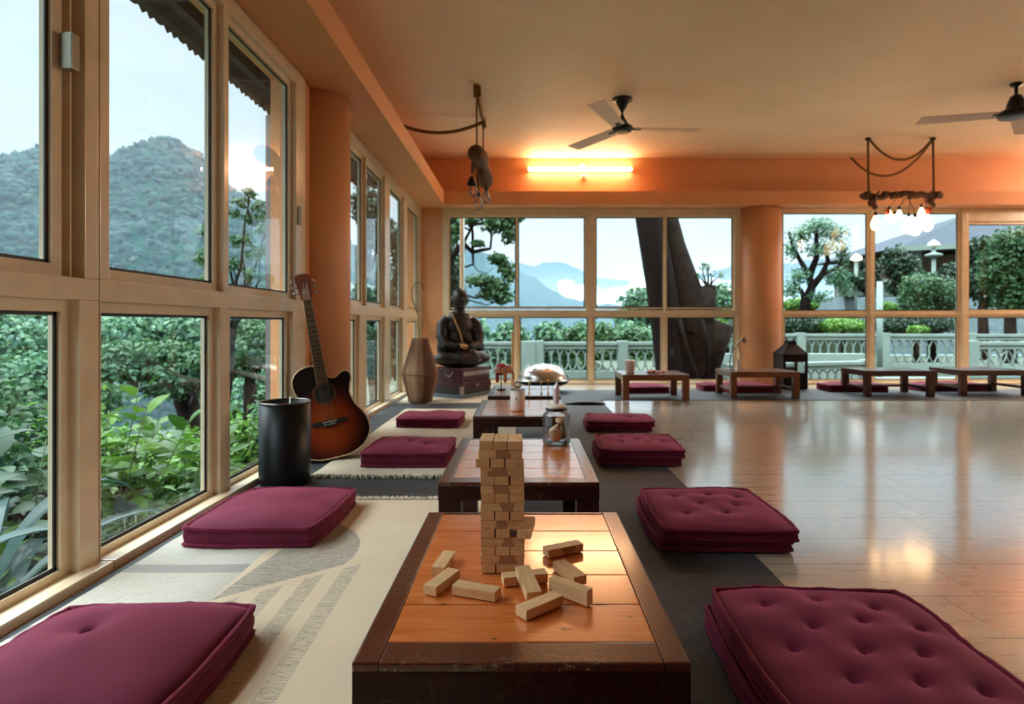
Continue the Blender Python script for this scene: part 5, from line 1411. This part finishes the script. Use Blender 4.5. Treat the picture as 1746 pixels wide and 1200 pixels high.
# the pale branch sweeping behind the narrow lower pane
t = thing('tree', 'old tree with a pale mossy limb sweeping across the lower left panes', 'tree', (-5.6, 10.5, gz(-5.6, 10.5)))
ox, oy, oz = -5.6, 10.5, gz(-5.6, 10.5); mb = MB()
mb.tube([lp(505, 900, 10.5), lp(498, 720, 10.5), lp(478, 668, 10.5), lp(460, 650, 10.4), lp(430, 640, 10.3), lp(398, 632, 10.2), lp(372, 640, 10.1), lp(340, 650, 10.), lp(305, 640, 10.), lp(270, 620, 10.)], [.12, .10, .08, .06, .05, .045, .035, .03, .022, .014], 10)
mb.tube([lp(478, 668, 10.5), lp(470, 620, 10.5), lp(455, 570, 10.5)], [.08, .06, .03], 8)
mb.build('trunk', 'moss_bark', t)
crown('foliage', [(*lp(280, 600, 10), .5, .5, .22), (*lp(350, 615, 10), .5, .5, .18), (*lp(420, 600, 10.3), .4, .4, .22), (*lp(220, 600, 10), .45, .45, .22), (*lp(455, 575, 10.5), .4, .4, .25)], 3200, .10, 'leaf_mid', t, 71, shell=.8)

# ------------------------------------------------------------ trees seen through the back window
Yt = 9.2
t = thing('tree', 'massive dark leaning tree trunk forking behind the back window', 'tree', (*at_floor(1175, 690)[:1], Yt, -.35))
ox, oy, oz = t.location; mb = MB()
mb.tube([lp(1150, 720, Yt), lp(1146, 640, Yt), lp(1137, 560, Yt), lp(1124, 470, Yt), lp(1107, 372, Yt), lp(1090, 250, Yt), lp(1075, 100, Yt)], [.34, .24, .235, .225, .21, .20, .17], 22)
mb.build('trunk', 'bark', t)
mb = MB(); mb.tube([lp(1188, 720, 9.4), lp(1186, 640, 9.4), lp(1184, 590, 9.4), lp(1178, 540, 9.4), lp(1166, 480, 9.4), lp(1150, 420, 9.4), lp(1136, 360, 9.4), lp(1110, 250, 9.4), lp(1080, 100, 9.5)], [.26, .30, .36, .33, .225, .17, .15, .13, .11], 22)
mb.tube([lp(1192, 650, 9.35), lp(1215, 590, 9.3), lp(1231, 552, 9.3)], [.26, .21, .20], 16)
mb.tube([lp(1180, 570, 9.35), lp(1198, 525, 9.3), lp(1208, 492, 9.3)], [.30, .20, .135], 16)
mb.tube([lp(1158, 545, 9.0), lp(1170, 590, 9.0), lp(1188, 640, 9.0), lp(1198, 700, 9.0)], [.035, .03, .03, .04], 8)
mb.tube([lp(1196, 545, 9.0), lp(1205, 580, 9.0), lp(1208, 640, 9.0)], [.03, .03, .03], 8)
o = mb.build('second_trunk', 'bark2', t)
tx = thing('epiphyte_plant', 'dark leafy fern growing on the sawn stump of the big tree', 'plant', lp(1208, 490, 9.3)); 
q = at_y(1208, 492, 9.3); tx.location = q
V = []; Fq = []; r = random.Random(9); mb = MB()
for (x, y, rr_) in ((1205, 452, 8), (1185, 486, 6), (1228, 470, 8), (1190, 470, 6), (1212, 465, 9), (1225, 488, 5), (1198, 458, 5)):
    p = Vector(at_y(x, y, 9.3)) - Vector(q); limb(mb, (0, 0, 0), p, .02, .006, .15, 5, x)
    for k in range(16):
        put_leaf(V, Fq, oval_leaf(.085, .035, .3, 4), p + Vector((r.uniform(-.05, .05), r.uniform(-.05, .05), r.uniform(-.04, .04))), r.random()*6.3, r.uniform(-.5, 1.2))
mb.ell((0, 0, 0), (.11, .11, .07)); mb.build('stem', 'bark', tx); fast_mesh('foliage', V, Fq, 'leaf_mid', tx, True)
tx = thing('epiphyte_plant', 'light green tuft growing on the lower right stump of the big tree', 'plant', at_y(1228, 556, 9.3)); V = []; Fq = []
for k in range(60): put_leaf(V, Fq, oval_leaf(.10, .03, .3, 4), (r.uniform(-.12, .08), r.uniform(-.1, .1), r.uniform(0, .10)), r.random()*6.3, r.uniform(-.2, 1.3))
fast_mesh('foliage', V, Fq, 'leaf_bright', tx, True)

# tree with black crooked limbs behind the statue
Yl = 12.
t = thing('tree', 'crooked dark-limbed tree behind the pipe and statue', 'tree', (at_y(740, 600, Yl)[0], Yl, -.8)); ox, oy, oz = t.location; mb = MB()
seg = [([(742, 680), (745, 600), (752, 540), (760, 480), (768, 440), (790, 415)], .16, .09), ([(790, 415), (806, 430), (822, 426), (836, 424)], .085, .045), ([(836, 424), (838, 405), (835, 385)], .04, .03),
       ([(806, 430), (806, 400), (804, 380), (808, 350)], .05, .03), ([(806, 430), (807, 450), (795, 455), (786, 452)], .045, .03), ([(790, 415), (800, 396), (806, 384), (830, 378), (852, 392), (864, 396)], .05, .02),
       ([(788, 386), (800, 392), (806, 384), (822, 372), (836, 360)], .04, .02), ([(760, 480), (786, 500), (810, 508), (840, 502), (862, 500)], .05, .015), ([(786, 500), (800, 512), (830, 520), (850, 512)], .03, .01),
       ([(806, 450), (815, 462), (830, 466), (842, 456)], .02, .008), ([(838, 405), (850, 380), (870, 372), (878, 362)], .02, .008)]
for pts, r0, r1 in seg:
    n = len(pts); mb.tube([lp(x, y, Yl + .15*math.sin(i*2.)) for i, (x, y) in enumerate(pts)], [r0*.62+(r1-r0)*.62*i/(n-1) for i in range(n)], 8)
mb.build('trunk', 'bark', t)
bl = [(*lp(x, y, Yl), r_*Yl/F, r_*Yl/F, rz_*Yl/F) for x, y, r_, rz_ in ((845, 380, 24, 18), (868, 395, 16, 22), (872, 370, 20, 14), (848, 440, 16, 10), (862, 455, 14, 16), (868, 470, 12, 12), (820, 478, 26, 10), (845, 490, 24, 16), (855, 505, 22, 14), (830, 500, 18, 10), (800, 375, 20, 10), (815, 415, 12, 6), (775, 400, 10, 20))]
crown('foliage', bl, 4200, .10, 'leaf_mid', t, 80, shell=.95)
tree('dark tree at the far left edge of the back window', (at_y(752, 600, 15)[0], 15, -1), [pb(760, 450, 15, 20, 40), pb(770, 500, 15, 22, 34), pb(745, 420, 15, 20, 40), pb(775, 375, 15, 16, 24)], 4500, .14, 'leaf_dark', seed=81)

def treeline(label, Y, x0, x1, ytop, n, leaf, mat, seed, base=-1.5, rpx=26, name='tree', step=None):
    r = random.Random(seed); k = len(label)
    for i in range(k):
        x = x0 + (x1-x0)*(i+.5)/k; yt = ytop + r.uniform(-6, 6); rp = rpx*r.uniform(.85, 1.2)
        bl = [pb(x, yt+rp*.9, Y+r.uniform(-.5, .5), rp, rp*.9), pb(x-rp*.6, yt+rp*1.7, Y, rp*.8, rp*.8), pb(x+rp*.6, yt+rp*1.8, Y, rp*.8, rp*.8), pb(x, yt+rp*2.9, Y, rp*1.1, rp*1.0)]
        X = (x-VX)*Y/F
        tree(label[i % len(label)] if isinstance(label, (list, tuple)) else label, (X, Y, base), bl, n, leaf, mat, .010*Y, seed=seed*10+i, group=None)
treeline(['light green round tree behind the left balustrade, beside the statue', 'light green round tree behind the broad white pier', 'light green round tree behind the balustrade, left of the centre mullion', 'light green round tree behind the balustrade, under the cloud', 'light green round tree just left of the big trunk'], 24, 770, 1110, 545, 2600, .26, 'leaf_far', 9, rpx=34, base=-4)
treeline(['dark tree below the balustrade top behind the middle panes', 'second dark tree behind the middle panes', 'third dark tree behind the middle panes left of the trunk'], 18, 960, 1110, 556, 2400, .18, 'leaf_mid', 10, rpx=24, base=-3)
treeline(['misty tree beside the left limb of the big trunk', 'misty tree between the big trunk and the stump', 'misty tree right of the sawn stump'], 36, 1060, 1265, 488, 2800, .36, 'leaf_far', 12, rpx=30, base=-4)
# through the right windows
Y1 = 19.
t = thing('tree', 'airy tree with a forked dark trunk in the left pane of the right window', 'tree', (at_y(1372, 520, Y1)[0], Y1, -.34)); ox, oy, oz = t.location; mb = MB()
for pts, r0, r1 in (([(1372, 560), (1373, 515), (1384, 490), (1380, 470), (1362, 440)], .20, .07), ([(1384, 490), (1400, 470), (1412, 445), (1405, 415)], .12, .05), ([(1380, 470), (1392, 440), (1392, 400), (1388, 380)], .12, .04), ([(1373, 515), (1366, 495), (1352, 480)], .10, .04), ([(1362, 440), (1350, 415), (1345, 395)], .07, .03), ([(1400, 470), (1430, 455), (1440, 430)], .06, .03)):
    n = len(pts); mb.tube([lp(x, y, Y1) for x, y in pts], [r0+(r1-r0)*i/(n-1) for i in range(n)], 8)
mb.build('trunk', 'bark', t)
bl = [(*lp(x, y, Y1), a*Y1/F, a*Y1/F, b*Y1/F) for x, y, a, b in ((1365, 400, 22, 16), (1395, 385, 26, 16), (1420, 400, 24, 18), (1350, 425, 14, 20), (1438, 430, 14, 22), (1400, 425, 30, 14), (1365, 470, 20, 16), (1425, 470, 24, 18), (1350, 495, 16, 18), (1440, 490, 14, 14), (1395, 505, 24, 12))]
crown('foliage', bl, 4200, .10, 'leaf_far', t, 90, shell=1.)
tree('dark dense tree in front of the slate-roofed house', (at_y(1570, 540, 23)[0], 23, .9), [pb(1528, 448, 23, 22, 26), pb(1545, 455, 23.5, 20, 20), pb(1560, 488, 23, 38, 24), pb(1600, 496, 23, 34, 22), pb(1625, 470, 24, 20, 20)], 9000, .16, 'leaf_dark', .2, seed=91)
tree('brownish bare-looking bush tree right of centre in the right window', (at_y(1590, 540, 17)[0], 17, -.34), [pb(1575, 490, 17, 36, 24), pb(1610, 510, 17, 28, 26), pb(1560, 515, 17, 26, 20)], 3600, .10, 'leaf_mid', .12, seed=92)
tree('weeping green tree in the rightmost pane', (at_y(1720, 560, 15)[0], 15, -.34), [pb(1725, 425, 15, 34, 34), pb(1745, 480, 15, 30, 50), pb(1700, 460, 15, 26, 40), pb(1730, 510, 15, 30, 30)], 6500, .12, 'leaf_mid', .14, seed=93)
tree('rounded green tree at the left of the rightmost pane', (at_y(1675, 560, 18)[0], 18, -.34), [pb(1675, 430, 18, 26, 26), pb(1665, 475, 18, 24, 34), pb(1690, 490, 18, 22, 30)], 5000, .14, 'leaf_dark', .14, seed=94)
tree('dark conifer-like tree right of the white lamp post', (at_y(1475, 540, 24)[0], 24, .9), [pb(1480, 460, 24, 14, 20), pb(1475, 480, 24, 20, 14), pb(1440, 478, 24, 16, 12)], 2600, .2, 'leaf_dark', .12, seed=95)
def hedge(label, x, y, Y, wpx, hpx, mat, n, s, seed):
    X, _, Z = at_y(x, y, Y); t = thing('hedge', label, 'hedge', (X, Y, -.35)); z = Z+.35
    MB().tube([(0, 0, 0), (0, 0, z)], .05, 8).build('trunk', 'bark2', t)
    w = wpx*Y/F; hh = hpx*Y/F
    crown('foliage', [(0, 0, z, w, w*.7, hh), (w*.5, 0, z-.05, w*.5, w*.6, hh*.9), (-w*.5, 0, z-.05, w*.5, w*.6, hh*.9)], n, s, mat, t, seed, shell=.25)
hedge('cloud-pruned pale hedge above the white balustrade, left pane', 1437, 553, 15.5, 36, 11, 'leaf_bright', 3000, .06, 1)
hedge('clipped yellow-green hedge row under the airy tree', 1365, 519, 21, 28, 10, 'leaf_bright', 2600, .09, 2)
hedge('small dome-shaped clipped bush by the white pole', 1514, 524, 19, 15, 9, 'leaf_bright', 1800, .07, 3)
hedge('low clipped hedge in the middle lower pane of the right window', 1565, 561, 15.5, 16, 6, 'leaf_bright', 1400, .06, 4)
hedge('dark garden hedge at the left end of the right window', 1365, 552, 16, 44, 16, 'leaf_dark', 3000, .09, 5)
hedge('dark garden hedge in the middle of the right window', 1560, 552, 16.4, 60, 16, 'leaf_dark', 3600, .09, 6)
# stone retaining wall and house
tag(MB().b2(bx_(1490, 20), bx_(1900, 20), 20.4, 21, -.3, at_y(0, 505, 20)[2]).build('retaining_wall', 'stonewall'), 'blue-grey stone retaining wall below the house', 'wall')
struct(MB().b2(2, 40, 11.8, 20.4, -.55, -.34).build('lawn', 'ground'))
struct(MB().b2(9, 60, 20.6, 60, -.3, .9).build('terrace', 'ground'))
t = thing('terrace_parapet', 'white balcony parapet beside the lamp post in the right window', 'parapet', (0, 0, 0))
Yp = 25
a = at_y(1428, 482, Yp); b = at_y(1545, 480, Yp); zl_ = at_y(0, 505, Yp)[2]
MB().b2(a[0], b[0], Yp-.1, Yp+.1, zl_, a[2], 0, .02).build('parapet_wall', 'concrete', t)
MB().b2(a[0]-.1, b[0], Yp-.2, Yp+.2, a[2], a[2]+.12, 0, .02).build('coping', 'concrete', t)
MB().b2(a[0]+.3, b[0], Yp, Yp+3, .3, zl_).build('base_wall', 'stonewall', t)
t = thing('house', 'house with grey slate roof and white pillars up in the right window', 'house', (0, 0, 0)); Yh = 31
e0 = at_y(1535, 421, Yh); e1 = at_y(1800, 396, Yh); ez = at_y(0, 421, Yh)[2]
mb = MB(); x0, x1 = e0[0], e0[0]+14; zt_ = at_y(0, 362, Yh+4.5)[2]
v = [(x0, Yh, ez), (x1, Yh, ez+.6), (x1, Yh+10, ez+.6), (x0, Yh+10, ez), (x0+7, Yh+4.5, zt_), (x1, Yh+4.5, zt_+.3)]
mb._add(v, [(0, 1, 5, 4), (3, 0, 4), (2, 3, 4, 5), (3, 2, 1, 0)]); mb.build('roof', 'slate', t)
MB().box(((x0+x1)/2, Yh-.05, ez+.22), (14.2, .12, .28), (0, -math.atan2(.6, 14), 0)).build('gutter', 'concrete', t)
MB().b2(x0+1.5, x1-.5, Yh+3, Yh+9.5, .9, ez-.05).build('house_wall', 'house', t)
for x in (1562, 1700): p = at_y(x, 460, Yh+.8); MB().b2(p[0]-.17, p[0]+.17, Yh+.6, Yh+.95, .9, ez).build('column', 'concrete', t)
def lamp_post(label, x, ytop, ybot, Y, head):
    X, _, zt = at_y(x, ytop, Y); zb = .9
    t = thing('lamp_post', label, 'lamp post', (X, Y, zb)); hh = zt-zb
    MB().tube([(0, 0, 0), (0, 0, hh-.15)], .06*Y/20, 10).build('post', 'concrete', t)
    MB().lathe([(.05, 0), (.32, .10), (.30, .16), (.05, .24)], 16, (0, 0, hh-.62), sx=Y/24, sy=Y/24).build('lamp_shade', 'concrete', t) if head == 2 else None
    MB().lathe([(.05, 0), (.22, .08), (.20, .18), (.05, .30), (0, .32)], 16, (0, 0, hh-.2), sx=Y/24, sy=Y/24).build('lamp_head', 'white_plastic' if head == 2 else 'lit_lamp', t)
M['lit_lamp'] = emis('lit_garden_lamp', (1., .85, .66), 1.2)
lamp_post('white two-tiered lantern post before the slate-roofed house', 1592, 414, 466, 24, 2)
lamp_post('white lamp post with a lit head left of the mullion', 1460, 437, 484, 24, 1)
tag(MB().tube([(bx_(1500, 12.1), 12.1, -.35), (bx_(1500, 12.1), 12.1, at_y(0, 480, 12.1)[2])], .055, 12).build('white_pole', 'concrete'), 'plain white pole right of the mullion in the right window', 'pole')

# ------------------------------------------------------------ hills
def interp(pts, x):
    xs = [p[0] for p in pts]; ys = [p[1] for p in pts]; return float(np.interp(x, xs, ys))
LASTP = [None]
def ridge(name, D0, D1, prof, xa, xb, nx, ny, mat, base, rough, label=None, crest=.8, fs=.05):
    """hill from distance D0 to D1; prof = pixel ridge line at the crest distance"""
    P = []; Dc = D0+(D1-D0)*crest
    for j in range(ny+1):
        f = j/ny; d = D0+(D1-D0)*f; row = []
        for i in range(nx+1):
            xp = xa+(xb-xa)*i/nx
            tx = (xp-VX)/F; Lh = math.hypot(1, tx); X = tx/Lh*d; Y = d/Lh
            yr = interp(prof, xp); Yc = Dc/Lh; top = H + (VY-yr)*Yc/F
            g = f/crest if f < crest else 1 - (f-crest)/(1-crest)*.55
            s = g*g*(3-2*g) if f < crest else g
            z = base + (top-base)*(.35*g+.65*s)
            k = min(1, f*4)
            nz = mnoise.noise(Vector((X*fs, Y*fs, 0)))*1.0 + mnoise.noise(Vector((X*fs*3, Y*fs*3, 5)))*.8 + mnoise.noise(Vector((X*fs*8, Y*fs*8, 9)))*.6
            big = mnoise.noise(Vector((X*fs*.3, Y*fs*.3, 3)))*3.0*(1 if abs(f-crest) > .1 else abs(f-crest)*10)
            row.append((X, Y, z + (nz+big)*rough*k))
        P.append(row)
    mb = MB(); mb.grid(P, flip=False); o = mb.build(name, mat); struct(o); o['_n'] = 0; del o['_n']; LASTP[0] = P
    if label: o['label'] = label
    return o
hp = [(-1400, 430), (-800, 390), (-300, 300), (-60, 296), (0, 278), (40, 268), (95, 262), (130, 276), (187, 272), (235, 250), (290, 240), (330, 262), (370, 312), (420, 346), (480, 352), (560, 395), (620, 430), (690, 470), (760, 520)]
ridge('hill', 100, 300, hp, -1500, 760, 520, 150, 'hill', -30, 2.4, 'steep forested hill filling the left windows', fs=.06)
def canopy(P, n, r0, r1, label, seed):
    g = np.random.default_rng(seed); A = np.array(P); h, w = A.shape[:2]
    t = (1+5**.5)/2; ico = unit(np.array([(-1, t, 0), (1, t, 0), (-1, -t, 0), (1, -t, 0), (0, -1, t), (0, 1, t), (0, -1, -t), (0, 1, -t), (t, 0, -1), (t, 0, 1), (-t, 0, -1), (-t, 0, 1)], dtype=float))
    fi = np.array([(0,11,5),(0,5,1),(0,1,7),(0,7,10),(0,10,11),(1,5,9),(5,11,4),(11,10,2),(10,7,6),(7,1,8),(3,9,4),(3,4,2),(3,2,6),(3,6,8),(3,8,9),(4,9,5),(2,4,11),(6,2,10),(8,6,7),(9,8,1)])
    i = (h*.12 + h*.74*g.random(n)**.9).astype(int); j = (g.random(n)*(w-1)).astype(int)
    c = A[i, j] + g.normal(size=(n, 3))*np.array([.8, .8, .3]) - np.array([0, 0, .8]); r = (r0+(r1-r0)*g.random(n)**1.5)
    V = c[:, None, :] + ico[None]*r[:, None, None]*(1+.38*g.normal(size=(n, 12, 1)).clip(-1, 1))*np.array([1, 1, .85])
    Fq = (np.arange(n)[:, None, None]*12 + fi[None]).reshape(-1, 3)
    o = fast_mesh('forest_canopy', V.reshape(-1, 3), Fq, 'canopy', None, True); tag(o, label, 'forest', kind='stuff')
canopy(LASTP[0], 46000, .55, 1.9, 'countless tree crowns covering the steep hill on the left', 77)
rp = [(600, 470), (700, 452), (790, 428), (830, 432), (870, 452), (920, 478), (960, 500), (1010, 520), (1100, 530), (1300, 535), (1500, 540)]
ridge('hill', 350, 800, rp, 560, 1500, 200, 60, 'ridge', -60, 7, 'nearer blue-green ridge sinking into the cloud behind the back window', fs=.012)
fp = [(600, 440), (800, 446), (885, 449), (910, 455), (945, 447), (962, 446), (985, 456), (1010, 470), (1060, 480), (1130, 478), (1200, 470), (1260, 455), (1340, 452), (1400, 446), (1450, 452), (1500, 440), (1700, 430), (1900, 420)]
ridge('hill', 1500, 2600, fp, 500, 2000, 260, 40, 'ridge', -160, 14, 'farthest pale blue mountain behind the back windows', fs=.004)
struct(MB().b2(-3000, 3000, -500, 3200, -64, -60).build('valley_floor', 'hill'))
# low cloud bank in the valley: lumpy bodies of mist
def mist(name, parts, dens, col=(.86, .93, .98), kind='stuff', label=None):
    mb = MB()
    for (c, r) in parts: mb.ell(c, r, None, 28, 16)
    t = NT(name+'_vapour'); t.n.remove(t.b); vsn = t.add('ShaderNodeVolumeScatter'); vsn.inputs[0].default_value = col+(1,); vsn.inputs['Density'].default_value = dens; vsn.inputs['Anisotropy'].default_value = .0
    t.link(vsn.outputs[0], t.o.inputs['Volume'])
    o = mb.build(name, t.m)
    m = o.modifiers.new('r', 'REMESH'); m.mode = 'VOXEL'; m.voxel_size = 9.; m.use_smooth_shade = True
    tag(o, label, 'cloud', kind=kind); return o
HAZE = True
if HAZE:
    D = 1050.
    pc = []
    rc = random.Random(21)
    for i in range(46):
        x = 930 + 330*rc.random(); top = 478 + 10*math.sin(x*.05) + max(0, 1000-x)*.28; y = top + 6 + 34*rc.random()
        a = rc.uniform(9, 26); p = at_y(x, y, D); pc.append(((p[0], p[1]+rc.uniform(-60, 60), p[2]), (a*D/F, rc.uniform(30, 70), a*.5*D/F)))
    mist('cloud_bank', pc, .010, label='white cloud bank lying in the valley behind the back window')
    for nm, dens, bb, lb in (('left', .00055, (-700, -30, -300, 420, -58, 75), 'thin blue evening haze before the forested hill on the left'), ('back', .00038, (-29.9, 900, 40, 2700, -58, 75), 'thin blue evening haze over the valley behind the back windows')):
        t = NT(nm+'_haze'); t.n.remove(t.b); vsn = t.add('ShaderNodeVolumeScatter'); vsn.inputs[0].default_value = (.62, .84, 1., 1); vsn.inputs['Density'].default_value = dens
        t.link(vsn.outputs[0], t.o.inputs['Volume'])
        mb = MB(); mb.b2(*bb); o = mb.build('haze', t.m); tag(o, lb, 'haze', kind='stuff')

# ------------------------------------------------------------ sky
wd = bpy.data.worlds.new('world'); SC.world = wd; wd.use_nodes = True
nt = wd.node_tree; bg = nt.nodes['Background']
tc = nt.nodes.new('ShaderNodeTexCoord'); mp_ = nt.nodes.new('ShaderNodeMapping'); mp_.inputs['Scale'].default_value = (1, 1, 3.2)
nt.links.new(tc.outputs['Generated'], mp_.inputs[0])
no = nt.nodes.new('ShaderNodeTexNoise'); no.inputs['Scale'].default_value = 2.2; no.inputs['Detail'].default_value = 4; no.inputs['Roughness'].default_value = .5
nt.links.new(mp_.outputs[0], no.inputs['Vector'])
rm = nt.nodes.new('ShaderNodeValToRGB'); nt.links.new(no.outputs['Fac'], rm.inputs[0])
rm.color_ramp.elements[0].position = .34; rm.color_ramp.elements[0].color = (.66, .80, .88, 1)
rm.color_ramp.elements[1].position = .60; rm.color_ramp.elements[1].color = (.80, .92, .96, 1)
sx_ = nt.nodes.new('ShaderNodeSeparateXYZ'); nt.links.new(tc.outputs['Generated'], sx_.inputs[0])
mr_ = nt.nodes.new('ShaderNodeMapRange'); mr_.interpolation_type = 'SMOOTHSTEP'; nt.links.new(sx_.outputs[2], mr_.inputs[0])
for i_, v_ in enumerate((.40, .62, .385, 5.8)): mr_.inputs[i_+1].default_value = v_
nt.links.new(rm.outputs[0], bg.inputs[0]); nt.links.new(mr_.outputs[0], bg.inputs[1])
SC.cycles.max_bounces = 7; SC.cycles.diffuse_bounces = 4; SC.cycles.glossy_bounces = 3; SC.cycles.transmission_bounces = 6; SC.cycles.transparent_max_bounces = 16
SC.cycles.volume_bounces = 1; SC.cycles.sample_clamp_indirect = 6; SC.cycles.caustics_reflective = False; SC.cycles.caustics_refractive = False
SC.cycles.use_denoising = True

tree('dark leafy tree outside the far left windows beyond the pillar', (at_y(640, 600, 10.5)[0], 10.5, gz(-2.6, 10.5)), [pb(625, 350, 10.5, 26, 36), pb(650, 400, 10.8, 30, 30), pb(690, 430, 10.5, 24, 50), pb(640, 500, 10.2, 34, 34), pb(680, 540, 10.6, 30, 34), pb(630, 590, 10.2, 30, 34), pb(665, 610, 10.4, 34, 36)], 6500, .10, 'leaf_dark', .10, 'bark', seed=96)
